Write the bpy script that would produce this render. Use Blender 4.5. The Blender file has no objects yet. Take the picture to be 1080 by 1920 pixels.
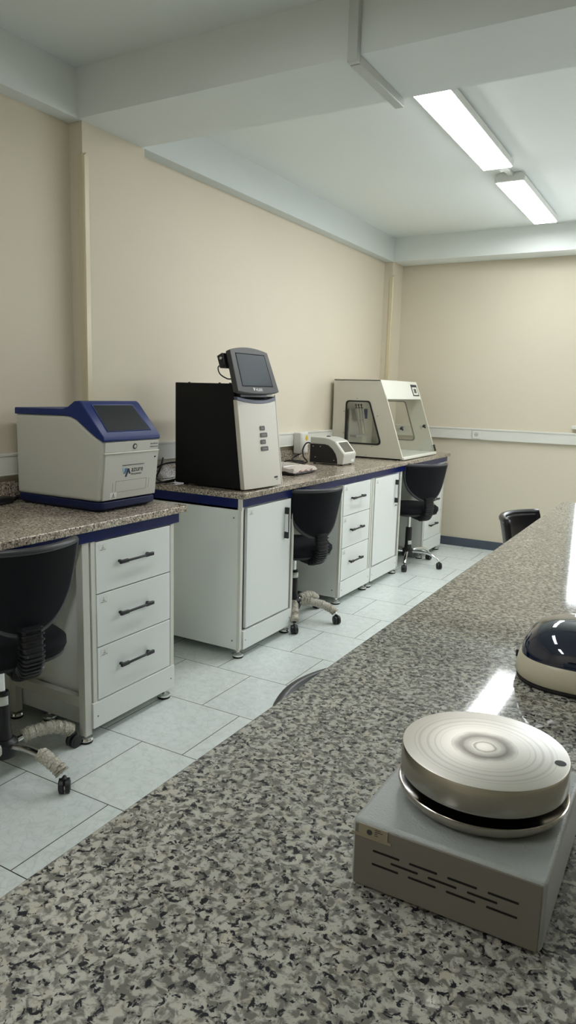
import bpy, bmesh, math, random
from mathutils import Vector, Matrix
random.seed(4)
SC = bpy.context.scene
COL = SC.collection
PI = math.pi

# ------------------------------------------------------------------ materials
def new_mat(name):
    m = bpy.data.materials.new(name); m.use_nodes = True
    nt = m.node_tree
    return m, nt, nt.nodes['Principled BSDF']

def lin(c):
    return tuple(((v / 12.92) if v <= 0.04045 else ((v + 0.055) / 1.055) ** 2.4) for v in c) + (1.0,)

def rgb(r, g, b):
    return lin((r / 255, g / 255, b / 255))

def plain(name, col, rough=0.5, metal=0.0, bump=0.0, bscale=200, spec=0.5, coat=0.0, var=0.0, vscale=6.0):
    m, nt, p = new_mat(name)
    p.inputs['Base Color'].default_value = col
    p.inputs['Roughness'].default_value = rough
    p.inputs['Metallic'].default_value = metal
    p.inputs['Specular IOR Level'].default_value = spec
    p.inputs['Coat Weight'].default_value = coat
    tc = nt.nodes.new('ShaderNodeTexCoord')
    if var > 0:
        n = nt.nodes.new('ShaderNodeTexNoise'); n.inputs['Scale'].default_value = vscale
        n.inputs['Detail'].default_value = 4
        nt.links.new(tc.outputs['Object'], n.inputs['Vector'])
        mx = nt.nodes.new('ShaderNodeMix'); mx.data_type = 'RGBA'
        mx.inputs[6].default_value = tuple(c * (1 - var) for c in col[:3]) + (1,)
        mx.inputs[7].default_value = tuple(min(1, c * (1 + var)) for c in col[:3]) + (1,)
        nt.links.new(n.outputs['Fac'], mx.inputs[0])
        nt.links.new(mx.outputs[2], p.inputs['Base Color'])
    if bump > 0:
        n = nt.nodes.new('ShaderNodeTexNoise'); n.inputs['Scale'].default_value = bscale
        nt.links.new(tc.outputs['Object'], n.inputs['Vector'])
        b = nt.nodes.new('ShaderNodeBump'); b.inputs['Strength'].default_value = bump
        b.inputs['Distance'].default_value = 0.002
        nt.links.new(n.outputs['Fac'], b.inputs['Height'])
        nt.links.new(b.outputs['Normal'], p.inputs['Normal'])
    return m

def ramp(nt, stops, interp='LINEAR'):
    r = nt.nodes.new('ShaderNodeValToRGB'); cr = r.color_ramp; cr.interpolation = interp
    while len(cr.elements) < len(stops): cr.elements.new(0.5)
    for e, (pos, c) in zip(cr.elements, stops):
        e.position = pos; e.color = c
    return r

def granite(name, light, mid, dark, rough=0.12, scale=1.0):
    m, nt, p = new_mat(name)
    tc = nt.nodes.new('ShaderNodeTexCoord')
    def noise(s, d, seed, dist=0.0):
        mp = nt.nodes.new('ShaderNodeMapping'); mp.inputs['Location'].default_value = (seed, seed * 1.7, seed * .6)
        nt.links.new(tc.outputs['Object'], mp.inputs['Vector'])
        n = nt.nodes.new('ShaderNodeTexNoise'); n.inputs['Scale'].default_value = s * scale
        n.inputs['Detail'].default_value = d; n.inputs['Roughness'].default_value = 0.6
        n.inputs['Distortion'].default_value = dist
        nt.links.new(mp.outputs['Vector'], n.inputs['Vector'])
        return n
    def mix(fac, a, b):
        x = nt.nodes.new('ShaderNodeMix'); x.data_type = 'RGBA'
        nt.links.new(fac, x.inputs[0])
        for s, i in ((a, 6), (b, 7)):
            if isinstance(s, tuple): x.inputs[i].default_value = s
            else: nt.links.new(s, x.inputs[i])
        return x.outputs[2]
    W = (1, 1, 1, 1); K = (0, 0, 0, 1)
    n1 = noise(95, 4, 0.0, .5); r1 = ramp(nt, [(0.44, K), (0.57, W)]); nt.links.new(n1.outputs['Fac'], r1.inputs[0])
    n2 = noise(120, 4, 3.3, .5); r2 = ramp(nt, [(0.545, K), (0.60, W)]); nt.links.new(n2.outputs['Fac'], r2.inputs[0])
    n3 = noise(60, 2, 7.9); r3 = ramp(nt, [(0.56, K), (0.64, W)]); nt.links.new(n3.outputs['Fac'], r3.inputs[0])
    n4 = noise(9, 2, 1.2); r4 = ramp(nt, [(0.3, (.86, .86, .86, 1)), (0.7, (1.1, 1.1, 1.1, 1))]); nt.links.new(n4.outputs['Fac'], r4.inputs[0])
    warm = (light[0] * .98, light[1] * .93, light[2] * .86, 1)
    c = mix(r3.outputs[0], light, warm)
    c = mix(r1.outputs[0], c, mid)
    c = mix(r2.outputs[0], c, dark)
    mm = nt.nodes.new('ShaderNodeMix'); mm.data_type = 'RGBA'; mm.blend_type = 'MULTIPLY'; mm.inputs[0].default_value = 1
    nt.links.new(c, mm.inputs[6]); nt.links.new(r4.outputs[0], mm.inputs[7])
    nt.links.new(mm.outputs[2], p.inputs['Base Color'])
    p.inputs['Roughness'].default_value = rough
    p.inputs['Specular IOR Level'].default_value = 0.5
    return m

def tile_floor():
    m, nt, p = new_mat('floor_tiles')
    tc = nt.nodes.new('ShaderNodeTexCoord')
    mp = nt.nodes.new('ShaderNodeMapping')
    mp.inputs['Location'].default_value = (-0.37 + 0.41 * 20 + 0.205, 0.146 + 0.407 * 20, 0)
    nt.links.new(tc.outputs['Object'], mp.inputs['Vector'])
    br = nt.nodes.new('ShaderNodeTexBrick')
    br.offset = 0.5; br.squash = 1.0
    br.inputs['Scale'].default_value = 1.0
    br.inputs['Brick Width'].default_value = 0.41
    br.inputs['Row Height'].default_value = 0.407
    br.inputs['Mortar Size'].default_value = 0.0022
    br.inputs['Mortar Smooth'].default_value = 0.2
    br.inputs['Color1'].default_value = rgb(226, 232, 228)
    br.inputs['Color2'].default_value = rgb(221, 228, 225)
    br.inputs['Mortar'].default_value = rgb(70, 70, 66)
    nt.links.new(mp.outputs['Vector'], br.inputs['Vector'])
    # faint marbled veins in the glaze
    nz = nt.nodes.new('ShaderNodeTexNoise'); nz.inputs['Scale'].default_value = 9
    nt.links.new(tc.outputs['Object'], nz.inputs['Vector'])
    ad = nt.nodes.new('ShaderNodeMix'); ad.data_type = 'RGBA'; ad.blend_type = 'LINEAR_LIGHT'; ad.inputs[0].default_value = .12
    nt.links.new(tc.outputs['Object'], ad.inputs[6]); nt.links.new(nz.outputs['Color'], ad.inputs[7])
    vo = nt.nodes.new('ShaderNodeTexVoronoi'); vo.feature = 'DISTANCE_TO_EDGE'; vo.inputs['Scale'].default_value = 17
    nt.links.new(ad.outputs[2], vo.inputs['Vector'])
    r = ramp(nt, [(0.0, (.88, .885, .88, 1)), (0.07, (1, 1, 1, 1))])
    nt.links.new(vo.outputs['Distance'], r.inputs[0])
    n2 = nt.nodes.new('ShaderNodeTexNoise'); n2.inputs['Scale'].default_value = 22; n2.inputs['Detail'].default_value = 5
    nt.links.new(tc.outputs['Object'], n2.inputs['Vector'])
    r2 = ramp(nt, [(0.35, (.93, .94, .93, 1)), (0.65, (1.02, 1.02, 1.02, 1))]); nt.links.new(n2.outputs['Fac'], r2.inputs[0])
    a = nt.nodes.new('ShaderNodeMix'); a.data_type = 'RGBA'; a.blend_type = 'MULTIPLY'; a.inputs[0].default_value = 1
    nt.links.new(r.outputs[0], a.inputs[6]); nt.links.new(r2.outputs[0], a.inputs[7])
    b = nt.nodes.new('ShaderNodeMix'); b.data_type = 'RGBA'; b.blend_type = 'MULTIPLY'; b.inputs[0].default_value = 1
    nt.links.new(br.outputs['Color'], b.inputs[6]); nt.links.new(a.outputs[2], b.inputs[7])
    nt.links.new(b.outputs[2], p.inputs['Base Color'])
    p.inputs['Roughness'].default_value = 0.28
    bp = nt.nodes.new('ShaderNodeBump'); bp.inputs['Strength'].default_value = .4; bp.inputs['Distance'].default_value = .001
    bp.invert = True
    nt.links.new(br.outputs['Fac'], bp.inputs['Height']); nt.links.new(bp.outputs['Normal'], p.inputs['Normal'])
    return m

def clear(name, tint=(1, 1, 1, 1), gloss=0.08, rough=0.02, body=0.0, bodycol=(.8, .8, .8, 1)):
    m = bpy.data.materials.new(name); m.use_nodes = True; nt = m.node_tree
    nt.nodes.clear()
    out = nt.nodes.new('ShaderNodeOutputMaterial')
    t = nt.nodes.new('ShaderNodeBsdfTransparent'); t.inputs[0].default_value = tint
    g = nt.nodes.new('ShaderNodeBsdfGlossy'); g.inputs['Roughness'].default_value = rough
    lw = nt.nodes.new('ShaderNodeLayerWeight'); lw.inputs['Blend'].default_value = .5
    pw = nt.nodes.new('ShaderNodeMath'); pw.operation = 'POWER'; pw.inputs[1].default_value = 5
    nt.links.new(lw.outputs['Facing'], pw.inputs[0])
    ma = nt.nodes.new('ShaderNodeMath'); ma.operation = 'MULTIPLY_ADD'; ma.inputs[1].default_value = .85; ma.inputs[2].default_value = gloss * .5
    nt.links.new(pw.outputs[0], ma.inputs[0])
    mx = nt.nodes.new('ShaderNodeMixShader')
    nt.links.new(ma.outputs[0], mx.inputs[0]); nt.links.new(t.outputs[0], mx.inputs[1]); nt.links.new(g.outputs[0], mx.inputs[2])
    if body > 0:
        d = nt.nodes.new('ShaderNodeBsdfDiffuse'); d.inputs[0].default_value = bodycol
        m2 = nt.nodes.new('ShaderNodeMixShader'); m2.inputs[0].default_value = body
        nt.links.new(mx.outputs[0], m2.inputs[1]); nt.links.new(d.outputs[0], m2.inputs[2])
        nt.links.new(m2.outputs[0], out.inputs[0])
    else:
        nt.links.new(mx.outputs[0], out.inputs[0])
    return m

def emitter(name, col, strength):
    m, nt, p = new_mat(name)
    p.inputs['Base Color'].default_value = (.8, .8, .8, 1)
    p.inputs['Emission Color'].default_value = col
    p.inputs['Emission Strength'].default_value = strength
    return m

def brushed_disc():
    # turned metal plate: fine concentric grooves and a worn, darker ring round the middle
    m, nt, p = new_mat('turned_steel')
    tc = nt.nodes.new('ShaderNodeTexCoord')
    sep = nt.nodes.new('ShaderNodeSeparateXYZ'); nt.links.new(tc.outputs['Object'], sep.inputs[0])
    def math_(op, a, b=None):
        n = nt.nodes.new('ShaderNodeMath'); n.operation = op
        for s, i in ((a, 0), (b, 1)):
            if s is None: continue
            if isinstance(s, (int, float)): n.inputs[i].default_value = s
            else: nt.links.new(s, n.inputs[i])
        return n.outputs[0]
    x = math_('SUBTRACT', sep.outputs[0], HP[0] - HPR[0]); y = math_('SUBTRACT', sep.outputs[1], HP[1] - HPR[1])
    r = math_('SQRT', math_('ADD', math_('MULTIPLY', x, x), math_('MULTIPLY', y, y)))
    nz = nt.nodes.new('ShaderNodeTexNoise'); nz.noise_dimensions = '1D'; nz.inputs['Scale'].default_value = 900; nz.inputs['Detail'].default_value = 3
    nt.links.new(r, nz.inputs['W'])
    n2 = nt.nodes.new('ShaderNodeTexNoise'); n2.inputs['Scale'].default_value = 40; n2.inputs['Detail'].default_value = 3
    nt.links.new(tc.outputs['Object'], n2.inputs['Vector'])
    rr = math_('ADD', math_('MULTIPLY', r, 1 / .1), math_('MULTIPLY', math_('SUBTRACT', n2.outputs['Fac'], .5), .10))
    cr = ramp(nt, [(0.0, rgb(200, 196, 186)), (0.095, rgb(190, 186, 176)), (0.12, rgb(130, 126, 116)), (0.14, rgb(184, 180, 170)), (0.18, rgb(158, 154, 145)),
                   (0.26, rgb(120, 116, 108)), (0.31, rgb(158, 154, 145)), (0.37, rgb(206, 202, 193)), (1.0, rgb(214, 210, 202))])
    nt.links.new(rr, cr.inputs[0])
    # a few turned ring lines
    wv = nt.nodes.new('ShaderNodeTexNoise'); wv.noise_dimensions = '1D'; wv.inputs['Scale'].default_value = 230; wv.inputs['Detail'].default_value = 1
    nt.links.new(r, wv.inputs['W'])
    r3 = ramp(nt, [(0.0, (.55, .55, .55, 1)), (0.37, (.62, .62, .62, 1)), (0.43, (1, 1, 1, 1))]); nt.links.new(wv.outputs['Fac'], r3.inputs[0])
    mu = nt.nodes.new('ShaderNodeMix'); mu.data_type = 'RGBA'; mu.blend_type = 'MULTIPLY'; mu.inputs[0].default_value = .4
    nt.links.new(cr.outputs[0], mu.inputs[6]); nt.links.new(r3.outputs[0], mu.inputs[7])
    nt.links.new(mu.outputs[2], p.inputs['Base Color'])
    p.inputs['Metallic'].default_value = 1.0
    p.inputs['Roughness'].default_value = 0.42
    b = nt.nodes.new('ShaderNodeBump'); b.inputs['Strength'].default_value = .15; b.inputs['Distance'].default_value = .0004
    nt.links.new(nz.outputs['Fac'], b.inputs['Height']); nt.links.new(b.outputs['Normal'], p.inputs['Normal'])
    return m

def bubble():
    m, nt, p = new_mat('bubble_wrap')
    p.inputs['Base Color'].default_value = rgb(214, 209, 196)
    p.inputs['Roughness'].default_value = .35
    p.inputs['Transmission Weight'].default_value = .12
    tc = nt.nodes.new('ShaderNodeTexCoord')
    v = nt.nodes.new('ShaderNodeTexVoronoi'); v.inputs['Scale'].default_value = 110
    nt.links.new(tc.outputs['Object'], v.inputs['Vector'])
    b = nt.nodes.new('ShaderNodeBump'); b.inputs['Strength'].default_value = .9; b.inputs['Distance'].default_value = .004; b.invert = True
    nt.links.new(v.outputs['Distance'], b.inputs['Height']); nt.links.new(b.outputs['Normal'], p.inputs['Normal'])
    r = ramp(nt, [(0.0, rgb(232, 228, 216)), (0.6, rgb(200, 194, 178))]); nt.links.new(v.outputs['Distance'], r.inputs[0])
    nt.links.new(r.outputs[0], p.inputs['Base Color'])
    return m

HP = (1.835, -2.275)          # centre of the hot-plate disc
HPR = (1.829, -2.29)          # root of the hot plate
M = {}
M['wall'] = plain('cream_wall_paint', rgb(216, 207, 187), .7, bump=.12, bscale=60, var=.02, vscale=2.5)
M['white_paint'] = plain('white_ceiling_paint', rgb(225, 230, 227), .75, bump=.10, bscale=50, var=.02, vscale=2)
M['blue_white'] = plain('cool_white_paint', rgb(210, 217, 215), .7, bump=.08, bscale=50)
M['floor'] = tile_floor()
M['skirt'] = plain('slate_blue_skirting', rgb(74, 84, 96), .45, var=.05)
M['plastic_white'] = plain('white_trunking_plastic', rgb(222, 222, 214), .4)
M['guard'] = plain('cream_plastic', rgb(214, 204, 172), .35)
M['granite'] = granite('speckled_granite', rgb(187, 185, 174), rgb(118, 116, 109), rgb(36, 36, 42), .065)
M['granite_bench'] = granite('speckled_granite_bench', rgb(204, 194, 176), rgb(138, 124, 110), rgb(50, 46, 46), .16, 1.15)
M['lam'] = plain('white_laminate', rgb(230, 234, 231), .38)
M['lam_edge'] = plain('cream_edge_band', rgb(216, 216, 206), .4)
M['side_panel'] = plain('grey_white_laminate', rgb(232, 236, 230), .42)
M['navy'] = plain('navy_lacquer', rgb(14, 28, 86), .25, spec=.3)
M['navy_dark'] = plain('navy_plastic', rgb(16, 26, 66), .5, spec=.3)
M['blue_plastic'] = plain('blue_plastic', rgb(18, 42, 104), .4, spec=.3)
M['steel_frame'] = plain('ivory_steel_tube', rgb(206, 206, 196), .4)
M['black'] = plain('black_plastic', rgb(24, 25, 28), .42)
M['black_matte'] = plain('black_powder_coat', rgb(13, 14, 16), .6, spec=.25)
M['fabric'] = plain('black_fabric', rgb(20, 21, 25), .85, bump=.4, bscale=900, spec=.2)
M['rim'] = plain('dark_grey_plastic', rgb(54, 55, 58), .38)
M['leather'] = plain('dark_leather', rgb(30, 26, 30), .32, bump=.2, bscale=220)
M['chrome'] = plain('chrome', (.82, .82, .83, 1), .12, metal=1)
M['satin'] = plain('satin_steel', (.62, .62, .60, 1), .32, metal=1)
M['rubber'] = plain('black_rubber', rgb(18, 18, 18), .7)
M['silver_paint'] = plain('silver_grey_plastic', rgb(194, 195, 186), .42, bump=.05, bscale=700)
M['warm_grey'] = plain('warm_grey_plastic', rgb(196, 194, 186), .4)
M['cream'] = plain('cream_plastic_panel', rgb(204, 199, 185), .42)
M['cream_metal'] = plain('cream_sheet_metal', rgb(202, 199, 184), .45)
M['white_metal'] = plain('white_sheet_metal', rgb(226, 226, 214), .4)
M['screen'] = plain('dark_glass_screen', rgb(24, 28, 34), .25, spec=.3)
M['screen_grey'] = plain('grey_lcd', rgb(96, 94, 88), .25)
M['monitor_screen'] = plain('grey_glass_screen', rgb(62, 68, 76), .18, coat=.4)
M['monitor'] = plain('charcoal_bezel', rgb(66, 66, 66), .45)
M['slate'] = plain('slate_grey_trim', rgb(92, 98, 118), .4)
M['taupe'] = plain('taupe_badge', rgb(70, 63, 58), .5)
M['taupe_light'] = plain('pale_badge_letters', rgb(112, 104, 97), .5)
M['ink'] = plain('dark_ink', rgb(50, 50, 50), .6)
M['ink_grey'] = plain('grey_ink', rgb(120, 122, 120), .6)
M['white_ink'] = plain('white_ink', rgb(235, 235, 235), .5)
M['logo_blue'] = plain('logo_blue', rgb(62, 112, 158), .5)
M['logo_pale'] = plain('logo_pale_blue', rgb(150, 182, 204), .5)
M['logo_navy'] = plain('logo_navy', rgb(20, 40, 70), .5)
M['orange_ink'] = plain('orange_ink', rgb(214, 150, 90), .5)
M['paper'] = plain('white_paper_label', rgb(226, 228, 222), .6)
M['tape'] = plain('yellowed_tape_label', rgb(142, 134, 112), .35)
M['yellow'] = plain('yellow_sticker', rgb(206, 176, 40), .5)
M['blue_label'] = plain('blue_label', rgb(38, 58, 128), .5)
M['hammer_grey'] = plain('hammered_grey_paint', rgb(160, 165, 162), .36, bump=.35, bscale=420)
M['hp_front'] = plain('shaded_grey_beige_paint', rgb(112, 107, 97), .5, bump=.2, bscale=500)  # browner front paint, with the front's shade also darkened into the colour
M['slot'] = plain('slot_black', rgb(8, 8, 8), .9)
M['disc'] = brushed_disc()
M['disc_side'] = plain('machined_steel_edge', (.42, .40, .36, 1), .26, metal=1)  # dark surroundings put into the edge colour, so darker than the top
M['cream_lab'] = plain('cream_lacquer', rgb(206, 200, 176), .3)
M['gloss_navy'] = plain('midnight_gloss_lid', rgb(14, 26, 54), .05, coat=1.0)
M['acrylic'] = clear('clear_acrylic', (.97, .98, .97, 1))
M['smoked'] = clear('lightly_tinted_acrylic', (.86, .85, .83, 1))
M['glass'] = clear('window_glass', (.97, .99, .99, 1))
M['bag'] = clear('clear_plastic_bag', (.95, .94, .93, 1), body=.72, bodycol=rgb(216, 206, 196), rough=.15)  # pale body share stands in for the sheen of the clear film
M['bubble'] = bubble()
M['tube_light'] = emitter('lit_diffuser', (.965, .985, 1.0, 1), 15.0)
M['dim_light'] = emitter('dimmer_lit_diffuser', (.965, .985, 1.0, 1), 8.0)
M['fill_light'] = emitter('added_fill_diffuser', (.965, .985, 1.0, 1), 11.0)  # weaker emitter for the added fill lights on the right
M['housing'] = plain('white_fixture_housing', rgb(216, 218, 212), .4)
M['dish'] = plain('dark_toned_steel_dish', (.42, .38, .33, 1), .16, metal=1)  # dark reflection put into the steel colour
M['duct'] = plain('grey_white_duct', rgb(196, 199, 194), .5)
M['dial'] = plain('charcoal_dial', rgb(40, 42, 44), .4)
M['red_ink'] = plain('red_ink', rgb(176, 128, 120), .6)

# ------------------------------------------------------------------ geometry helpers
class B:
    def __init__(s): s.bm = bmesh.new(); s.mi = 0
    def _tag(s, n0):
        s.bm.faces.ensure_lookup_table()
        for f in s.bm.faces[n0:]: f.material_index = s.mi
    def mat(s, i): s.mi = i; return s
    def box(s, x0, x1, y0, y1, z0, z1):
        n0 = len(s.bm.faces)
        v = [s.bm.verts.new((x, y, z)) for x in (x0, x1) for y in (y0, y1) for z in (z0, z1)]
        for q in ((0, 1, 3, 2), (4, 6, 7, 5), (0, 4, 5, 1), (2, 3, 7, 6), (0, 2, 6, 4), (1, 5, 7, 3)):
            s.bm.faces.new([v[i] for i in q])
        s._tag(n0); return s
    def obox(s, c, ax, ay, az, hx, hy, hz):
        n0 = len(s.bm.faces); c = Vector(c); ax = Vector(ax).normalized(); ay = Vector(ay).normalized(); az = Vector(az).normalized()
        v = [s.bm.verts.new(c + ax * i * hx + ay * j * hy + az * k * hz) for i in (-1, 1) for j in (-1, 1) for k in (-1, 1)]
        for q in ((0, 1, 3, 2), (4, 6, 7, 5), (0, 4, 5, 1), (2, 3, 7, 6), (0, 2, 6, 4), (1, 5, 7, 3)):
            s.bm.faces.new([v[i] for i in q])
        s._tag(n0); return s
    def rings(s, rings, cap=True, closed=False):
        n0 = len(s.bm.faces); R = [[s.bm.verts.new(p) for p in r] for r in rings]; n = len(R[0])
        pairs = list(zip(R[:-1], R[1:])) + ([(R[-1], R[0])] if closed else [])
        for a, b in pairs:
            for i in range(n):
                s.bm.faces.new((a[i], a[(i + 1) % n], b[(i + 1) % n], b[i]))
        if cap and not closed:
            s.bm.faces.new(list(reversed(R[0]))); s.bm.faces.new(R[-1])
        s._tag(n0); return s
    def cyl(s, p0, p1, r0, r1=None, n=24):
        r1 = r0 if r1 is None else r1
        p0 = Vector(p0); p1 = Vector(p1); d = (p1 - p0).normalized()
        a = d.orthogonal().normalized(); b = d.cross(a)
        return s.rings([[p + (a * math.cos(2 * PI * i / n) + b * math.sin(2 * PI * i / n)) * r for i in range(n)] for p, r in ((p0, r0), (p1, r1))])
    def tube(s, pts, r, n=10, closed=False, flat=1.0):
        pts = [Vector(p) for p in pts]; m = len(pts); rings = []; up = None
        for i, p in enumerate(pts):
            if closed: t = (pts[(i + 1) % m] - pts[i - 1])
            else: t = pts[min(i + 1, m - 1)] - pts[max(i - 1, 0)]
            t.normalize()
            if up is None: up = t.orthogonal().normalized() if abs(t.z) > .9 else Vector((0, 0, 1))
            a = (up - t * up.dot(t)).normalized(); b = t.cross(a); up = a
            rr = r[i] if isinstance(r, (list, tuple)) else r
            rings.append([p + (a * math.cos(2 * PI * k / n) * flat + b * math.sin(2 * PI * k / n)) * rr for k in range(n)])
        return s.rings(rings, cap=not closed, closed=closed)
    def prism(s, poly, axis, a, b):
        # poly: list of 2D points; axis 'y' -> (x,z), 'x' -> (y,z), 'z' -> (x,y)
        def P(p, t): return {'y': (p[0], t, p[1]), 'x': (t, p[0], p[1]), 'z': (p[0], p[1], t)}[axis]
        return s.rings([[P(p, a) for p in poly], [P(p, b) for p in poly]])
    def frame(s, outer, inner, axis, a, b):
        # flat ring (outer and inner loops of the same length) with thickness
        def P(p, t): return {'y': (p[0], t, p[1]), 'x': (t, p[0], p[1]), 'z': (p[0], p[1], t)}[axis]
        n0 = len(s.bm.faces); n = len(outer)
        L = [[s.bm.verts.new(P(p, t)) for p in loop] for loop, t in ((outer, a), (outer, b), (inner, b), (inner, a))]
        for q in range(4):
            A, Bq = L[q], L[(q + 1) % 4]
            for i in range(n): s.bm.faces.new((A[i], A[(i + 1) % n], Bq[(i + 1) % n], Bq[i]))
        s._tag(n0); return s
    def lathe(s, prof, cx, cy, n=40):
        return s.rings([[(cx + r * math.cos(2 * PI * k / n), cy + r * math.sin(2 * PI * k / n), z) for k in range(n)] for r, z in prof])
    def grid(s, f, nu, nv, thick=0.0):
        n0 = len(s.bm.faces)
        V = [[s.bm.verts.new(f(i / nu, j / nv)) for j in range(nv + 1)] for i in range(nu + 1)]
        for i in range(nu):
            for j in range(nv):
                s.bm.faces.new((V[i][j], V[i + 1][j], V[i + 1][j + 1], V[i][j + 1]))
        s._tag(n0)
        return s
    def split_obj(s, name, mat, parent, bevel, seg, smooth):
        # every loose piece becomes a part of its own
        s.bm.verts.ensure_lookup_table(); seen = set(); out = []
        for v0 in list(s.bm.verts):
            if v0 in seen: continue
            st = [v0]; seen.add(v0); isl = []
            while st:
                v = st.pop(); isl.append(v)
                for e in v.link_edges:
                    w = e.other_vert(v)
                    if w not in seen: seen.add(w); st.append(w)
            nb = B(); mp_ = {v: nb.bm.verts.new(v.co) for v in isl}
            for f in {f for v in isl for f in v.link_faces}:
                nb.bm.faces.new([mp_[v] for v in f.verts]).material_index = f.material_index
            out.append(nb.obj(name, mat, parent, bevel=bevel, seg=seg, smooth=smooth))
        s.bm.free(); return out
    def obj(s, name, mat, parent=None, root=None, bevel=0.0, seg=2, smooth=35, origin=None, solid=0.0, subsurf=0, split=False):
        if split: return s.split_obj(name, mat, parent, bevel, seg, smooth)
        bmesh.ops.remove_doubles(s.bm, verts=s.bm.verts, dist=1e-6)
        bmesh.ops.recalc_face_normals(s.bm, faces=s.bm.faces)
        me = bpy.data.meshes.new(name)
        off = Vector((0, 0, 0))
        rt = root if root is not None else parent
        if rt is not None:
            while rt.parent is not None: rt = rt.parent
            off = rt.location
        elif origin is not None: off = Vector(origin)
        bmesh.ops.translate(s.bm, verts=s.bm.verts, vec=-off)
        s.bm.to_mesh(me); s.bm.free()
        mats = mat if isinstance(mat, (list, tuple)) else [mat]
        for k in mats: me.materials.append(M[k])
        me.polygons.foreach_set('use_smooth', [True] * len(me.polygons))
        me.set_sharp_from_angle(angle=math.radians(smooth))
        o = bpy.data.objects.new(name, me); COL.objects.link(o)
        if parent is not None: o.parent = parent
        elif origin is not None: o.location = origin
        if solid:
            md = o.modifiers.new('solid', 'SOLIDIFY'); md.thickness = solid; md.offset = 0
        if subsurf:
            md = o.modifiers.new('sub', 'SUBSURF'); md.levels = subsurf; md.render_levels = subsurf
        if bevel:
            md = o.modifiers.new('bevel', 'BEVEL'); md.width = bevel; md.segments = seg; md.limit_method = 'ANGLE'; md.angle_limit = math.radians(40)
        return o

def tag(o, label, cat, group=None):
    o['label'] = label; o['category'] = cat
    if group: o['group'] = group
    return o
def thing(name, loc, label, cat, group=None, rz=0.0):
    o = bpy.data.objects.new(name, None); COL.objects.link(o); o.location = loc; o.rotation_euler = (0, 0, rz)
    o.empty_display_size = .05
    return tag(o, label, cat, group)
def struct(o, label=None, cat=None):
    o['kind'] = 'structure'
    if label: o['label'] = label
    if cat: o['category'] = cat
    return o
def text(name, body, size, mat, parent, at, right, up, align='LEFT', squash=1.0, thick=.0004):
    """lettering as a thin solid mesh; at/right/up in the same coordinates as the other parts"""
    cu = bpy.data.curves.new(name, 'FONT'); cu.body = body; cu.size = size; cu.align_x = align; cu.extrude = thick
    cu.resolution_u = 3
    t = bpy.data.objects.new(name, cu); COL.objects.link(t)
    dg = bpy.context.evaluated_depsgraph_get()
    me = bpy.data.meshes.new_from_object(t.evaluated_get(dg))
    bpy.data.objects.remove(t); bpy.data.curves.remove(cu)
    right = Vector(right).normalized(); up = Vector(up).normalized(); nrm = right.cross(up)
    rt = parent
    while rt.parent is not None: rt = rt.parent
    mx = Matrix.Translation(Vector(at) - rt.location) @ Matrix((right * squash, up, nrm)).transposed().to_4x4()
    me.transform(mx); me.materials.clear(); me.materials.append(M[mat])
    o = bpy.data.objects.new(name, me); COL.objects.link(o); o.parent = parent
    return o
def rrect(x0, x1, y0, y1, r, n=5):
    pts = []
    for cx, cy, a in ((x1 - r, y1 - r, 0), (x0 + r, y1 - r, 90), (x0 + r, y0 + r, 180), (x1 - r, y0 + r, 270)):
        for k in range(n + 1):
            t = math.radians(a + 90 * k / n); pts.append((cx + r * math.cos(t), cy + r * math.sin(t)))
    return pts
def rpoly(poly, r, n=5):
    """round the corners of a 2D polygon"""
    out = []; m = len(poly)
    for i in range(m):
        p = Vector(poly[i]); a = Vector(poly[i - 1]); b = Vector(poly[(i + 1) % m])
        da = (a - p).normalized(); db = (b - p).normalized()
        ang = da.angle(db); d = min(r / math.tan(ang / 2), (a - p).length * .45, (b - p).length * .45)
        p0 = p + da * d; p1 = p + db * d
        for k in range(n + 1):
            t = k / n
            q = p0 * (1 - t) ** 2 + p * 2 * t * (1 - t) + p1 * t * t
            out.append((q.x, q.y))
    return out
def spline(pts, n=8):
    P = [Vector(p) for p in pts]; out = []
    for i in range(len(P) - 1):
        p0 = P[max(i - 1, 0)]; p1 = P[i]; p2 = P[i + 1]; p3 = P[min(i + 2, len(P) - 1)]
        for k in range(n):
            t = k / n
            out.append(.5 * ((2 * p1) + (p2 - p0) * t + (2 * p0 - 5 * p1 + 4 * p2 - p3) * t * t + (3 * p1 - p0 - 3 * p2 + p3) * t ** 3))
    out.append(P[-1]); return out

# ------------------------------------------------------------------ the room
XW, YF, ZC, ZB = -0.70, 3.65, 2.847, 2.634
XR, YB = 4.7, -5.2
struct(B().box(XW - .15, XR + .15, YB - .15, YF + .15, -.10, 0).obj('floor', 'floor'))
struct(B().box(XW - .15, XR + .15, YB - .15, YF + .15, ZC, ZC + .12).obj('ceiling', 'white_paint'))
wl = B().box(XW - .15, XW, YB, YF, 0, ZC)
struct(wl.obj('wall_left', 'wall'))
struct(B().box(XW, -.615, -.46, -.03, 0, ZB).obj('trim_10', 'wall'), 'cream pilaster on the left wall under the cross beam', 'pilaster')
struct(B().box(XW, -.615, 3.40, YF, 0, ZB).obj('trim_11', 'wall'), 'cream pilaster in the far left corner', 'pilaster')
WX0, WX1, WZ0, WZ1 = 1.065, 2.75, 1.20, 2.25
wf = B().box(XW - .15, WX0, YF, YF + .15, 0, ZC).box(WX1, XR + .15, YF, YF + .15, 0, ZC)
wf.box(WX0, WX1, YF, YF + .15, 0, WZ0).box(WX0, WX1, YF, YF + .15, WZ1, ZC)
struct(wf.obj('wall_far', 'wall'))
struct(B().box(XR, XR + .15, YB, YF, 0, ZC).obj('wall_right', 'wall'))
struct(B().box(XW - .15, XR + .15, YB - .15, YB, 0, ZC).obj('wall_back', 'wall'))
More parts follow.
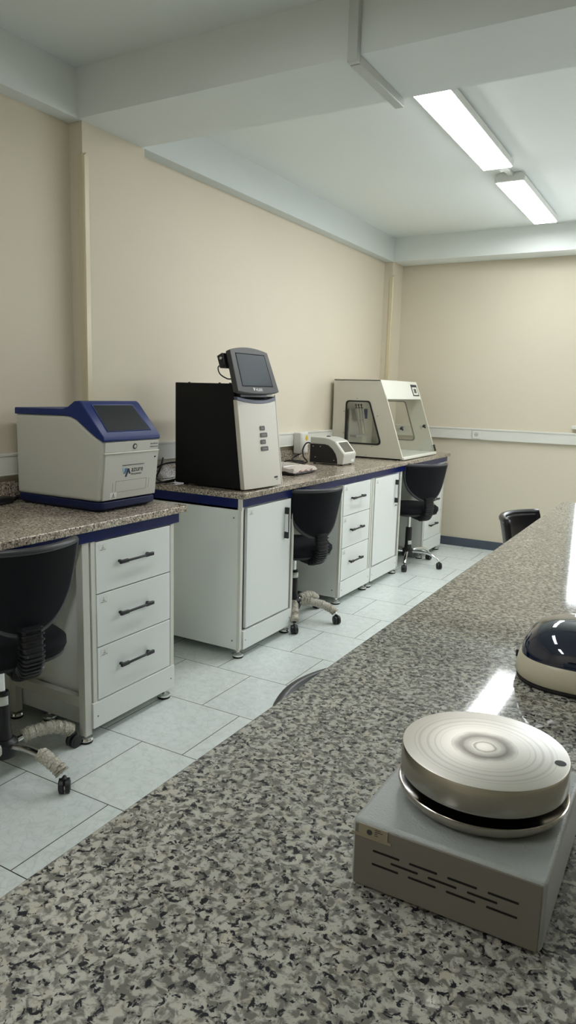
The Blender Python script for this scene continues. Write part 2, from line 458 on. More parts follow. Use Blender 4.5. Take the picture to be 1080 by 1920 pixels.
# beams: along the left wall, along the far wall and across the room
struct(B().box(XW, -.615, YB, -.484, ZB, ZC).obj('trim_1', 'white_paint'), 'white box beam along the top of the near left wall', 'beam')
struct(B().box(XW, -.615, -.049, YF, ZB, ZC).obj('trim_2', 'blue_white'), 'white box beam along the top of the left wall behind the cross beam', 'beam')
struct(B().box(-.615, XR, 3.40, YF, ZB, ZC).obj('trim_3', 'white_paint'), 'white box beam along the top of the far wall', 'beam')
struct(B().box(XW, XR, -.484, -.049, ZB, ZC).obj('trim_4', 'white_paint'), 'wide white beam crossing the ceiling from the left wall', 'beam')
struct(B().box(-.60, XR, YF - .014, YF, 0, .081).obj('baseboard_far', 'skirt', bevel=.002))
struct(B().box(XW, XW + .014, YB, -.46, 0, .081).obj('baseboard_left', 'skirt', bevel=.002))
# window on the far wall, just past the right edge of the photograph
w = bpy.data.objects.new('window_1', None); COL.objects.link(w); w.location = (WX0, YF + .05, WZ0); struct(w)
f = B()
for a, b, c, d in ((WX0, WX1, WZ0, WZ0 + .05), (WX0, WX1, WZ1 - .05, WZ1), (WX0, WX0 + .05, WZ0 + .05, WZ1 - .05), (WX1 - .05, WX1, WZ0 + .05, WZ1 - .05), (1.91, 1.97, WZ0 + .05, WZ1 - .05)):
    f.box(a, b, YF + .03, YF + .09, c, d)
f.obj('window_frame', 'plastic_white', w, bevel=.004)
B().box(WX0 + .05, 1.91, YF + .055, YF + .06, WZ0 + .05, WZ1 - .05).box(1.97, WX1 - .05, YF + .055, YF + .06, WZ0 + .05, WZ1 - .05).obj('window_pane', 'glass', w)
B().box(WX0 - .03, WX1 + .03, YF - .05, YF + .03, WZ0 - .03, WZ0).obj('window_sill', 'plastic_white', w, bevel=.004)
# cable trunking on the walls
tr = B()
def trunk_y(x, y0, y1, z0, z1, d=.035):
    tr.box(x, x + d, y0, y1, z0, z1)
    tr.box(x, x + d + .004, y0, y1, z1 - .010, z1 + .002)
    tr.box(x, x + d + .003, y0, y1, z0 - .001, z0 + .006)
trunk_y(XW, YB + .3, -.46, 1.020, 1.116)
trunk_y(-.615, -.495, .005, 1.020, 1.116)
trunk_y(XW, -.03, 3.40, 1.020, 1.118)
struct(tr.obj('trim_5', 'plastic_white', bevel=.002), 'white cable trunking along the left wall above the granite upstand', 'trunking')
tr = B().box(-.615, XR, YF - .032, YF, 1.032, 1.130).box(-.615, XR, YF - .037, YF, 1.120, 1.134)
struct(tr.obj('trim_6', 'plastic_white', bevel=.002), 'white cable trunking along the far wall', 'trunking')
# corner guards on the two pilasters
def guard(x, y, z0, z1, n, lab):
    b = B()
    b.prism([(y, z0), (y + .034, z0), (y + .034, z1 - .02), (y + .017, z1), (y, z1 - .02)], 'x', x, x + .006)
    b.prism([(x + .006, z0), (x - .028, z0), (x - .028, z1 - .02), (x - .012, z1), (x + .006, z1 - .02)], 'y', y - .006, y)
    struct(b.obj(n, 'guard', bevel=.003), lab, 'corner guard')
guard(-.615, -.46, 1.14, 2.50, 'trim_7', 'cream corner guard on the near pilaster')
guard(-.615, 3.40, 1.14, 2.52, 'trim_8', 'cream corner guard in the far corner')
# mini trunking running down the beam and under it
B_ = B().box(.760, .800, -.512, -.484, ZB - .03, ZC).box(.760, .800, -.484, -.04, ZB - .032, ZB)
struct(B_.obj('trim_9', 'duct', bevel=.003), 'slim white cable duct running down and under the cross beam', 'duct')

# ------------------------------------------------------------------ outlets
t = thing('wall_socket', (.208, YF - .037, 1.078), 'square white power socket set in the far wall trunking', 'socket')
B().box(.170, .246, YF - .046, YF - .037, 1.040, 1.116).obj('cover_plate', 'plastic_white', t, bevel=.004)
b = B()
ring = lambda r, y: [(.208 + r * math.cos(2 * PI * k / 28), y, 1.078 + r * math.sin(2 * PI * k / 28)) for k in range(28)]
b.rings([ring(.024, YF - .047), ring(.021, YF - .047), ring(.020, YF - .0465)], cap=False)
b.mat(1).rings([ring(.0195, YF - .0466), ring(.019, YF - .0468)])
b.mat(2).cyl((.199, YF - .0475, 1.078), (.199, YF - .046, 1.078), .003).cyl((.217, YF - .0475, 1.078), (.217, YF - .046, 1.078), .003)
b.obj('socket_face', ['plastic_white', 'warm_grey', 'slot'], t)

t = thing('power_outlet_box', (-.664, 1.76, 1.03), 'upright white outlet box with round yellow sticker on left wall trunking', 'outlet box')
B().box(-.664, -.600, 1.700, 1.815, .962, 1.122).obj('box_body', 'plastic_white', t, bevel=.006)
b = B().box(-.600, -.596, 1.710, 1.805, .972, 1.112); b.obj('cover', 'plastic_white', t, bevel=.003)
b = B(); b.rings([[(-.5955, 1.782 + .021 * math.cos(2 * PI * k / 28), 1.080 + .021 * math.sin(2 * PI * k / 28)) for k in range(28)],
                  [(-.595, 1.782 + .020 * math.cos(2 * PI * k / 28), 1.080 + .020 * math.sin(2 * PI * k / 28)) for k in range(28)]])
b.obj('sticker', 'yellow', t)

# ------------------------------------------------------------------ ceiling lights
def ceiling_light(y0, y1, label, x0=.685, x1=.868, lamp='tube_light'):
    t = thing('ceiling_light', ((x0 + x1) / 2, (y0 + y1) / 2, ZC), label, 'light', 'twin batten ceiling lights')
    z0 = 2.787
    prof = [(x0 + .02, ZC), (x1 - .02, ZC), (x1 + .004, ZC - .022), (x1, z0 + .006), (x0, z0 + .006), (x0 - .004, ZC - .022)]
    B().prism(prof, 'y', y0, y1).obj('housing', 'housing', t, bevel=.003)
    pr = [(x0 + .004, z0 + .006), (x1 - .004, z0 + .006), (x1 - .010, z0), (x0 + .010, z0)]
    B().prism(pr, 'y', y0 + .012, y1 - .006).obj('diffuser', lamp, t)
    for ya, yb in ((y0 - .004, y0 + .012), (y1 - .006, y1 + .004)):
        B().prism([(p[0], p[1]) for p in prof], 'y', ya, yb).obj('end_cap', 'housing', t, bevel=.003)
    return t
ceiling_light(.334, 1.563, 'larger looking lit batten light nearer the cross beam')
ceiling_light(-2.46, -1.23, 'dimmer batten light in the near bay before the cross beam', lamp='dim_light')
ceiling_light(-4.60, -3.37, 'added fill light behind the camera over the aisle')  # unseen lamp added to brighten faces turned towards the camera
ceiling_light(.334, 1.563, 'added fill light out of view on the right beyond the cross beam', 3.10, 3.283, lamp='fill_light')  # unseen lamp added to lift the general fill
ceiling_light(1.868, 3.085, 'added fill light out of view on the right by the far wall', 3.10, 3.283, lamp='fill_light')  # second unseen lamp added on this side for fill
ceiling_light(1.868, 3.085, 'lit batten light further away by the far wall')
tag(B().box(.765, .800, 1.567, 1.864, ZC - .022, ZC).box(.755, .810, 1.66, 1.72, ZC - .034, ZC).obj('cable_conduit', 'housing', bevel=.003, origin=(.78, 1.7, ZC)),
    'short white conduit joining the two ceiling lights', 'conduit')

# ------------------------------------------------------------------ benches
ZT = .903
def foot(x, y, t):
    b = B().lathe([(.028, 0), (.030, .004), (.030, .010)], x, y, 28)
    b.mat(1).lathe([(.030, .010), (.031, .013), (.029, .020), (.016, .025), (.010, .027), (.008, .031), (.008, .062)], x, y, 28)
    b.mat(1).lathe([(.013, .034), (.013, .042)], x, y, 6)
    b.obj('foot', ['rubber', 'chrome'], t)
def pull_handle(x, y0, y1, z, parent):
    b = B()
    L = y1 - y0
    b.box(x, x + .020, y0 + .012, y0 + .024, z - .006, z + .006).box(x, x + .020, y1 - .024, y1 - .012, z - .006, z + .006)
    b.box(x + .018, x + .030, y0, y0 + L * .24, z - .0078, z + .0078).box(x + .018, x + .030, y1 - L * .24, y1, z - .0078, z + .0078)
    b.box(x + .021, x + .030, y0 + L * .22, y1 - L * .22, z - .005, z + .005)
    b.obj('handle', 'black', parent, bevel=.003)
def sticker(x, y, z, parent, w=.042, h=.032):
    b = B().box(x, x + .0006, y, y + w, z - h, z)
    b.mat(1)
    b.prism([(y + w * .46, z - h * .36), (y + w * .54, z - h * .36), (y + w * .5, z - h * .10)], 'x', x, x + .0011)
    b.box(x, x + .0011, y + w * .34, y + w * .66, z - h * .55, z - h * .46)
    b.box(x, x + .0011, y + w * .14, y + w * .58, z - h * .76, z - h * .68).box(x, x + .0011, y + w * .64, y + w * .86, z - h * .76, z - h * .69)
    b.obj('sticker', ['paper', 'ink_grey'], parent)
def carcass(t, y0, y1, xb=-.66, near_x=-.035):
    b = B()
    th = .018
    b.box(xb, -.022, y0, y0 + th, .052, .826).box(xb, -.022, y1 - th, y1, .052, .826)
    b.box(xb, -.022, y0 + th, y1 - th, .052, .070).box(xb, xb + .012, y0 + th, y1 - th, .070, .826).box(xb, -.022, y0 + th, y1 - th, .808, .826)
    b.obj('carcass', 'side_panel', t, bevel=.0012)
    e = B().box(-.022, -.004, y0, y0 + .024, .052, .826).box(-.022, -.004, y1 - .024, y1, .052, .826)
    e.obj('front_edge', 'lam_edge', t, bevel=.0015, split=True)
    s = B()
    for x in (-.05, xb + .05):
        for z in (.10, .77): s.cyl((x, y0 - .0008, z), (x, y0 + .001, z), .005, n=14)
    s.obj('screw', 'ink_grey', t, split=True)
    for x in (-.035, xb + .04):
        for y in (y0 + .035, y1 - .035): foot(near_x if (x > -.1 and y < y0 + .1) else x, y, t)
def drawer_unit(y0, y1, d0, d1, p0, p1, label, stick=True, near_x=-.035):
    t = thing('drawer_cabinet', (-.34, (y0 + y1) / 2, 0), label, 'cabinet', 'white bench cabinets')
    carcass(t, y0, y1, near_x=near_x)
    for k, (za, zb) in enumerate(((.6115, .822), (.390, .6065), (.165, .385))):
        d = B().box(-.020, -.001, d0, d1, za, zb).obj('drawer', 'lam', t, bevel=.0015)
        L = .205; c = (d0 + d1) / 2 - .015
        pull_handle(-.001, c - L / 2, c + L / 2, (za + zb) / 2 + .008, d)
        if stick: sticker(-.001, d0 + .016, zb - .012, d)
    B().box(-.022, .003, p0, p1, .053, .160).mat(1).cyl((.002, p0 + .025, .10), (.004, p0 + .025, .10), .004, n=12).cyl((.002, p1 - .025, .10), (.004, p1 - .025, .10), .004, n=12).obj('plinth', ['lam', 'ink_grey'], t, bevel=.0012)
    return t
def door_unit(y0, y1, d0, d1, p0, p1, label, key=False):
    t = thing('door_cabinet', (-.34, (y0 + y1) / 2, 0), label, 'cabinet', 'white bench cabinets')
    carcass(t, y0, y1)
    d = B().box(-.020, -.001, d0, d1, .163, .818).obj('door', 'lam', t, bevel=.0015)
    yh = d1 - .062
    h = B().box(-.001, .024, yh - .007, yh + .007, .736, .774).box(-.001, .024, yh - .007, yh + .007, .594, .632)
    h.box(.012, .024, yh - .004, yh + .007, .630, .738)
    h.mat(1).box(.010, .0235, yh - .0075, yh - .004, .632, .736)  # bright strip stands in for light glinting off the black grip
    h.obj('handle', ['black', 'chrome'], d, bevel=.0015)
    sticker(-.001, d0 + .014, .806, d)
    if key:
        k = B().cyl((-.001, d1 - .045, .575), (.008, d1 - .045, .575), .010)
        k.box(.008, .030, d1 - .047, d1 - .043, .571, .579).box(.028, .034, d1 - .049, d1 - .041, .560, .590)
        k.obj('lock_key', 'satin', d, bevel=.001)
    B().box(-.022, .003, p0, p1, .050, .152).mat(1).cyl((.002, p0 + .02, .10), (.004, p0 + .02, .10), .004, n=12).cyl((.002, p1 - .02, .10), (.004, p1 - .02, .10), .004, n=12).obj('plinth', ['lam', 'ink_grey'], t, bevel=.0012)
    return t
drawer_unit(-1.058, -.548, -1.033, -.580, -1.066, -.552, 'three-drawer white cabinet under the near bench beside the bare steel leg', near_x=-.30)
door_unit(0.0, .566, .056, .515, .030, .545, 'single-door white cabinet at the near end of the long bench')
drawer_unit(1.200, 1.712, 1.228, 1.672, 1.215, 1.708, 'three-drawer white cabinet in the middle of the long bench')
door_unit(1.722, 2.296, 1.762, 2.222, 1.735, 2.245, 'narrow white door cabinet with a key, beside the chrome-legged chair', key=True)
drawer_unit(2.870, 3.390, 2.900, 3.345, 2.885, 3.372, 'three-drawer white cabinet at the far end by the cream wall', stick=False)

# worktops
def worktop(name, y0, y1, label, ends, mat='granite_bench'):
    t = thing(name, (-.34, (y0 + y1) / 2, .87), label, 'worktop')
    poly = [(XW + .001, y0), (.006, y0), (.012, y0 + .002), (.014, y0 + .008), (.014, y1 - .008), (.012, y1 - .002), (.006, y1)]
    poly += [(-.614, y1), (-.614, 3.399), (XW + .001, 3.399)] if y1 > 3.4 else [(XW + .001, y1)]
    B().prism(poly, 'z', .872, ZT).obj('stone_slab', mat, t, bevel=.004)
    u = B().box(XW + .0005, XW + .02, y0 + .01, min(y1, 3.398), ZT, .990).obj('granite_upstand', mat, bevel=.003, origin=(XW + .01, (y0 + y1) / 2, ZT))
    tag(u, 'granite upstand along the left wall behind the ' + ('long far bench' if y1 > 0 else 'near bench'), 'upstand')
    a, bb = ends
    B().box(-.016, 0.0, a, bb, .828, .872).obj('apron', 'navy', t, bevel=.0015)
    return t
wt = worktop('bench_worktop', -3.3, -.468, 'near granite worktop with navy edge carrying the blue and grey analyser', (-3.3, -.515))
B().box(-.66, -.016, -.531, -.515, .828, .872).obj('side_apron', 'navy', wt, bevel=.0015)
wt = worktop('bench_worktop', -.006, 3.492, 'long granite worktop with navy edge reaching the far wall', (.006, 3.44))
B().box(-.68, -.024, .0, .016, .812, .872).obj('side_apron', 'navy', wt, bevel=.0015)
B().box(-.023, .001, -.001, .0055, .812, .872).obj('corner_strip', 'lam_edge', wt)
# steel leg frame at the open end of the near bench
t = thing('bench_leg_frame', (-.22, -1.085, 0), 'ivory steel leg frame under the near bench left of the drawers', 'table frame')
for x in (-.040, -.455):
    l = B().box(x, x + .036, -1.104, -1.068, .03, .828).obj('leg', 'steel_frame', t, bevel=.002)
    fx, fy = x + .018, -1.086
    b = B().lathe([(.026, 0), (.028, .004), (.028, .010)], fx, fy, 28)
    b.mat(1).lathe([(.028, .010), (.029, .013), (.026, .022), (.010, .026), (.008, .031)], fx, fy, 28)
    b.obj('foot', ['rubber', 'chrome'], l)
B().box(-.419, -.040, -1.102, -1.070, .150, .194).obj('rail', 'steel_frame', t, bevel=.002)
t = thing('bench_leg_frame', (-.22, -2.6, 0), 'ivory steel leg frame at the far left end of the near bench', 'table frame')
for x in (-.040, -.66):
    l = B().box(x, x + .036, -2.62, -2.584, 0, .828).obj('leg', 'steel_frame', t, bevel=.002)
B().box(-.624, -.040, -2.618, -2.586, .150, .194).obj('rail', 'steel_frame', t, bevel=.002)

# island
t = thing('island_worktop', (2.2, -1.0, .87), 'broad granite island worktop filling the foreground', 'worktop')
poly = rpoly([(1.425, -2.95), (2.95, -2.95), (2.95, .872), (1.425, .872)], .02, 5)
B().prism(poly, 'z', .868, .900).obj('stone_slab', 'granite', t, bevel=.005, seg=3)
B().box(1.44, 1.456, -2.93, .855, .818, .868).box(1.456, 2.93, .839, .855, .818, .868).obj('apron', 'navy', t)
for (ya, yb, lab) in ((-2.80, -2.30, 'white cabinet carrying the near end of the island'), (-1.2, -.45, 'white cabinet under the middle of the island'), (.15, .80, 'white cabinet carrying the far end of the island')):
    tt = thing('island_cabinet', (2.4, (ya + yb) / 2, 0), lab, 'cabinet')
    B().box(1.95, 2.88, ya, yb, .05, .868).obj('carcass', 'side_panel', tt, bevel=.002)
    for x in (2.0, 2.83):
        for y in (ya + .05, yb - .05): foot(x, y, tt)

# ------------------------------------------------------------------ lab chairs
def chair(name, cx, cy, back_deg, leg0, dz, label, wrap=False, leather=False, group='black swivel lab chairs'):
    t = thing(name, (cx, cy, 0), label, 'chair', group, math.radians(back_deg))
    la = leg0 - back_deg
    rot = lambda a, r, z: (cx + r * math.cos(math.radians(a)), cy + r * math.sin(math.radians(a)), z)
    # coordinates below: +x is towards the backrest
    seatm = 'leather' if leather else 'fabric'
    def sup(rx, ry, z, n=40, e=2.7, ox=0.0):
        out = []
        for k in range(n):
            a = 2 * PI * k / n; c, s_ = math.cos(a), math.sin(a)
            out.append((cx + ox + rx * math.copysign(abs(c) ** (2 / e), c), cy + ry * math.copysign(abs(s_) ** (2 / e), s_), z))
        return out
    z0 = .448 + dz
    B().rings([sup(.17, .17, z0 + .012), sup(.205, .205, z0 + .022), sup(.215, .215, z0 + .045), sup(.214, .214, z0 + .066), sup(.195, .195, z0 + .082), sup(.13, .13, z0 + .089), sup(.04, .04, z0 + .090)]).obj('seat', seatm, t, smooth=70)
    B().rings([sup(.10, .09, z0 - .012), sup(.165, .165, z0), sup(.205, .205, z0 + .014), sup(.207, .207, z0 + .034), sup(.16, .16, z0 + .036)]).obj('seat_shell', 'black', t, smooth=60)
    # backrest
    zb, zt = .588 + dz, .880 + dz
    def wid(v): return .205 * max(1e-4, 1 - (1 - v) ** 3.3) ** .58 * (.90 + .10 * v)
    def S(u, v, off=0.0):
        uu = 2 * u - 1; wv = wid(v)
        x = .222 + .045 * v - .03 * math.sin(PI * v) * .3 - .085 * (uu * wv / .205) ** 2 + off
        return Vector((cx + x, cy + uu * wv, zb + (zt - zb) * v))
    nv = 26
    def vmap(s): return 1 - (1 - s) ** 1.6 if s < 1 else 1
    bk = B().grid(lambda u, s: S(u, .004 + .996 * s ** 1.7), 22, nv).obj('backrest', seatm if leather else 'fabric', t, solid=.026, smooth=70)
    edge = [S(0, 1 - k / 30) for k in range(30)] + [S(0, .004)] + [S(1, k / 30) for k in range(1, 31)]
    edge = [S(0, (1 - k / 30) ** 1.7) for k in range(30)] + [S(.5, .0)] + [S(1, (k / 30) ** 1.7) for k in range(1, 31)]
    top = [S(1 - k / 20, 1.0) for k in range(1, 20)]
    B().tube(edge + top, .0165 if leather else .0145, 10, closed=True).obj('back_rim', 'leather' if leather else 'rim', bk, smooth=80)
    # bellows bracket joining seat and back
    b = B(); N = 15
    path = spline([(.07, 0, z0 - .004), (.16, 0, z0 - .010), (.222, 0, z0 + .012), (.246, 0, z0 + .075), (.243, 0, zb + .03)], 8)
    L0 = 9
    def bar(q, q1, q2, hw, hn):
        # rounded-rectangle cross-section of the bracket at one point of its path
        td = (q2 - q1).normalized(); nrm = td.cross(Vector((0, 1, 0)))
        return [Vector((cx, cy, 0)) + q + Vector((0, u, 0)) + nrm * w_ for u, w_ in rrect(-hw, hw, -hn, hn, hn * .6, 3)]
    b.rings([bar(path[k], path[max(k - 1, 0)], path[min(k + 1, len(path) - 1)], .036, .021) for k in range(len(path))])
    for k in range(N):
        f_ = L0 + (len(path) - 2 - L0) * k / (N - 1); i0 = int(f_); q = path[i0].lerp(path[i0 + 1], f_ - i0); td = (path[i0 + 1] - path[i0]).normalized()
        b.rings([bar(q + td * o, q, q + td, hw, hn) for o, hw, hn in ((-.0042, .037, .022), (-.002, .042, .027), (.002, .042, .027), (.0042, .037, .022))])
    b.obj('back_bracket', 'black', t, smooth=60)
    # gas lift
    B().cyl((cx, cy, .30), (cx, cy, z0 - .008), .0135).obj('gas_piston', 'chrome', t)
    sl = B().lathe([(.030, .118), (.030, .16), (.027, .17), (.027, .315), (.024, .322), (.012, .324)], cx, cy, 28).obj('lift_sleeve', 'black', t)
    b = B(); A0 = math.radians(-75 - back_deg)
    b.grid(lambda u, v: (cx + .0276 * math.cos(A0 + u * 1.5), cy + .0276 * math.sin(A0 + u * 1.5), (.275 if wrap else .175) + v * .034), 8, 1).obj('white_tag', 'paper', sl, solid=.0006)
    B().lathe([(.02, .068), (.045, .074), (.052, .095), (.050, .128), (.034, .140)], cx, cy, 28).obj('hub', 'black', t)
    # height lever
    B().tube([(cx - .02, cy - .03, z0 - .006), (cx - .02, cy - .16, z0 - .004), (cx - .02, cy - .225, z0 - .012)], .005, 8).obj('lever', 'black', t)
    for k in range(5):
        a = la + 72 * k
        pts = spline([rot(a, .030, .112), rot(a, .10, .124), rot(a, .19, .116), rot(a, .250, .092), rot(a, .278, .070)], 6)
        l = B().tube(pts, [.017 - .005 * i / (len(pts) - 1) for i in range(len(pts))], 12, flat=.75).obj('leg', 'chrome', t, smooth=80)
        # twin-wheel caster
        ca = math.radians(a + 38 + 61 * k)
        px, py, _ = rot(a, .285, 0)
        ux, uy = math.cos(ca), math.sin(ca)
        b = B()
        for s_ in (-1, 1):
            o = .0108 * s_
            b.cyl((px + ux * (o - .008), py + uy * (o - .008), .0265), (px + ux * (o + .008), py + uy * (o + .008), .0265), .0265, n=26)
            b.cyl((px + ux * (o + .008 * s_), py + uy * (o + .008 * s_), .0265), (px + ux * (o + .0105 * s_), py + uy * (o + .0105 * s_), .0265), .020, .017, n=22)
        b.cyl((px, py, .030), (px, py, .058), .012, .009, n=14)
        vx, vy = -uy, ux
        hood = [Vector((0, 0, 0))] * 0
        for j in range(9):
            aa = PI * (-.08 + .72 * j / 8)
            hood.append(Vector((px + vx * .0285 * math.cos(aa), py + vy * .0285 * math.cos(aa), .0265 + .0285 * math.sin(aa))))
        b.tube(hood, .008, 8)
        b.obj('caster', 'black', l, bevel=.002)
        if wrap:
            q = pts[4:-2] if k % 2 else pts[3:-1]
            if wrap == 'part' and k == 0: q = pts[11:-1]
            rnd = random.Random(k + int(cx * 100))
            q = [Vector(p) for p in q]
            qq = []
            for i in range(len(q) - 1):
                for h in range(4): qq.append(q[i].lerp(q[i + 1], h / 4))
            qq.append(q[-1])
            rr = [.0245 + rnd.uniform(-.0035, .0035) for _ in qq]
            w_ = B().tube(qq, rr, 16)
            for v in w_.bm.verts: v.co += Vector((rnd.uniform(-1, 1), rnd.uniform(-1, 1), rnd.uniform(-1, 1))) * .0022
            w_.obj('bubble_wrap', 'bubble', l, smooth=80)
    return t
chair('lab_chair', -.098, -1.418, -14, 5.0, .010, 'black lab chair with wrapped legs cut off by the left edge', wrap='part')
chair('lab_chair', -.115, .780, -20, 13.4, -.025, 'black lab chair with wrapped legs tucked beside the single-door cabinet', wrap='all')
chair('lab_chair', -.044, 2.635, -33, -2.4, -.010, 'black lab chair with bare chrome legs near the far wall')
chair('lab_chair', 1.475, .52, 172, 20, -.030, 'dark padded chair at the far end of the granite island', leather=True)
chair('lab_chair', 1.615, -1.83, 180, 40, -.050, 'dark chair whose back just shows past the near island edge', leather=False)

# ------------------------------------------------------------------ blue and grey analyser on the near bench
t = thing('bench_analyser', (-.38, -.705, ZT), 'boxy grey analyser with blue top and sloping screen on the near bench', 'lab machine')
YA, YZ = -.88, -.53
body = [(-.632, .945), (-.134, .948), (-.122, 1.05), (-.110, 1.150), (-.104, 1.203), (-.140, 1.219), (-.195, 1.252), (-.250, 1.288), (-.285, 1.301), (-.320, 1.304), (-.630, 1.300)]
B().prism(body, 'y', YA, YZ).obj('casing', 'silver_paint', t, bevel=.016, seg=5)
cover = [(-.631, 1.298), (-.320, 1.302), (-.285, 1.299), (-.250, 1.286), (-.195, 1.250), (-.140, 1.217), (-.104, 1.201), (-.097, 1.206), (-.100, 1.222), (-.222, 1.358), (-.236, 1.366), (-.262, 1.364), (-.300, 1.340), (-.335, 1.330), (-.629, 1.327)]
cv = B().prism(cover, 'y', YA - .002, YZ + .002).obj('top_cover', 'blue_plastic', t, bevel=.007, seg=3)
# screen lies in the sloping face
p0 = Vector((-.100, 0, 1.222)); p1 = Vector((-.222, 0, 1.358)); sd = (p1 - p0); sl = sd.length; sd.normalize(); sn = Vector((sd.z, 0, -sd.x))
if sn.x < 0: sn = -sn
def slope(y, s, off=0.0): v = p0 + sd * (s * sl) + sn * off; return (v.x, y, v.z)
b = B(); q = [(-.835, .16), (-.575, .16), (-.585, .92), (-.825, .92)]
b.rings([[slope(y, s, -.001) for y, s in q], [slope(y, s, .0012) for y, s in q]])
b.obj('display', 'screen', cv)
b = B(); q2 = [(-.841, .135), (-.569, .135), (-.580, .945), (-.830, .945)]
n0 = [slope(y, s, .0022) for y, s in q2]; n1 = [slope(y, s, .0008) for y, s in q]
b.rings([n0, n1, [slope(y, s, -.002) for y, s in q], [slope(y, s, -.002) for y, s in q2]], cap=False, closed=True)
b.obj('display_bezel', 'blue_plastic', cv)
# front: upper strip, loading door
fx = lambda z: -.134 + (z - .948) * (.030 / .255)
def fpanel(ya, yb, za, zb, d, e=0.0):
    return [[(fx(za) + e, ya, za), (fx(za) + e, yb, za), (fx(zb) + e, yb, zb), (fx(zb) + e, ya, zb)], [(fx(za) + d, ya, za), (fx(za) + d, yb, za), (fx(zb) + d, yb, zb), (fx(zb) + d, ya, zb)]]
st = B().rings(fpanel(YA + .012, YZ - .004, 1.155, 1.198, .004)).obj('front_strip', 'warm_grey', t, bevel=.002)
dr = B().rings(fpanel(YA + .014, YZ - .003, .952, 1.150, .007)).obj('front_door', 'warm_grey', t, bevel=.003)
B().rings(fpanel(YA + .006, YZ - .002, 1.1490, 1.1545, .011)).obj('door_lip', 'white_metal', t, bevel=.002)
c = Vector((fx(1.176) + .0045, -.700, 1.176))
fr = Vector((.030, 0, .255)).normalized()
b = B()
def fring(cy, cz, r, off): return [(fx(cz) + off + fr.x * r * math.sin(2 * PI * k / 28), cy + r * math.cos(2 * PI * k / 28), cz + fr.z * r * math.sin(2 * PI * k / 28)) for k in range(28)]
b.rings([fring(-.690, 1.176, .0125, .004), fring(-.690, 1.176, .0115, .0065)])
b.mat(1).rings([fring(-.690, 1.176, .0075, .0064), fring(-.690, 1.176, .007, .0074)])
b.obj('power_button', ['dial', 'warm_grey'], st)
b = B()   # two small lines of model marking, too small to read in the photograph
for ya, yb, za, zb in ((-.590, -.572, 1.179, 1.185), (-.569, -.557, 1.179, 1.186), (-.554, -.540, 1.179, 1.185), (-.590, -.566, 1.166, 1.172), (-.564, -.549, 1.166, 1.171), (-.547, -.540, 1.166, 1.172)):
    b.rings(fpanel(ya, yb, za, zb, .0046, .003))
b.obj('model_marking', 'ink_grey', st)
text('logo_lettering', 'azure', .034, 'ink', dr, (fx(1.066) + .0075, -.704, 1.066), (0, 1, 0), fr)
text('logo_lettering', 'biosystems', .0150, 'ink_grey', dr, (fx(1.052) + .0075, -.704, 1.052), (0, 1, 0), fr)
b = B()
def para(y0, y1, za, zb, sk, w, mi):
    b.mat(mi)
    z_ = lambda z, off: fx(z) + off
    q = [(y0, za), (y0 + w, za), (y0 + w + sk, zb), (y0 + sk, zb)]
    b.rings([[(fx(z) + .0068, y, z) for y, z in q], [(fx(z) + .0082, y, z) for y, z in q]])
para(-.752, 0, 1.060, 1.086, -.008, .012, 0)
para(-.752, 0, 1.060, 1.084, .010, .010, 1)
para(-.741, 0, 1.046, 1.082, .012, .010, 2)
para(-.717, 0, 1.058, 1.080, -.010, .009, 2)
b.obj('logo_mark', ['logo_pale', 'logo_blue', 'logo_navy'], dr)
b = B().rings(fpanel(-.762, -.625, 1.0955, 1.0980, .0085, .006)); b.obj('logo_rule', 'ink', dr)
b = B()
for ya, yb, za, zb in ((-.795, -.600, 1.0295, 1.0310), (-.795, -.600, .982, .9832), (-.795, -.7935, .983, 1.030), (-.602, -.6005, .983, 1.030), (-.812, -.8105, .984, 1.024), (-.585, -.5835, .984, 1.030)):
    b.rings(fpanel(ya, yb, za, zb, .0074, .006))
b.obj('drawer_seam', 'ink_grey', dr)
b = B().rings(fpanel(-.825, -.786, .956, .984, .0082, .006))
b.mat(1).rings(fpanel(-.807, -.804, .972, .979, .009, .008)).rings(fpanel(-.812, -.799, .967, .970, .009, .008)).rings(fpanel(-.818, -.793, .961, .963, .009, .008))
b.obj('sticker', ['paper', 'ink'], dr)
b = B().rings(fpanel(-.560, -.552, 1.120, 1.126, .0085, .006)); b.obj('indicator', 'slot', dr)
base = rrect(-.632, -.124, YA - .003, YZ + .003, .03); bot = rrect(-.622, -.150, YA + .014, YZ - .014, .03)
B().rings([[(x, y, .9045) for x, y in bot], [(x, y, .918) for x, y in base], [(x, y, .946) for x, y in base]]).obj('base_tray', 'navy_dark', t, smooth=30, bevel=.003)
for x in (-.57, -.19):
    for y in (YA + .06, YZ - .06): B().cyl((x, y, ZT), (x, y, .906), .013, n=16).obj('foot', 'rubber', t)

# ------------------------------------------------------------------ tall black imaging cabinet with monitor
rz = math.radians(-3)
t = thing('imaging_cabinet', (-.05, .06, ZT), 'tall black imaging cabinet with a cream front door and tilted monitor', 'lab machine', rz=rz)
Y0, Y1 = .060, .412
side = [(-.505, .912), (-.042, .912), (-.060, 1.06), (-.100, 1.375), (-.108, 1.460), (-.505, 1.460)]
bd = B().prism(side, 'y', Y0, Y1).obj('casing', 'black_matte', t, bevel=.003)
s = B()
for x in (-.43, -.22, -.15): s.cyl((x, Y0 + .03, 1.459), (x, Y0 + .03, 1.464), .006, n=12)
s.obj('screw', 'black', bd, split=True)
dx = lambda z: -.024 - (z - .905) * (.058 / .475)
def dpt(y, z, off=0.0):
    bulge = .012 * (1 - ((y - (Y0 + Y1) / 2) / ((Y1 - Y0) / 2)) ** 2)
    return Vector((dx(z) + bulge + off, y, z))
ztop = lambda y: 1.377 - .018 * (1 - ((y - (Y0 + Y1) / 2) / ((Y1 - Y0) / 2)) ** 2)
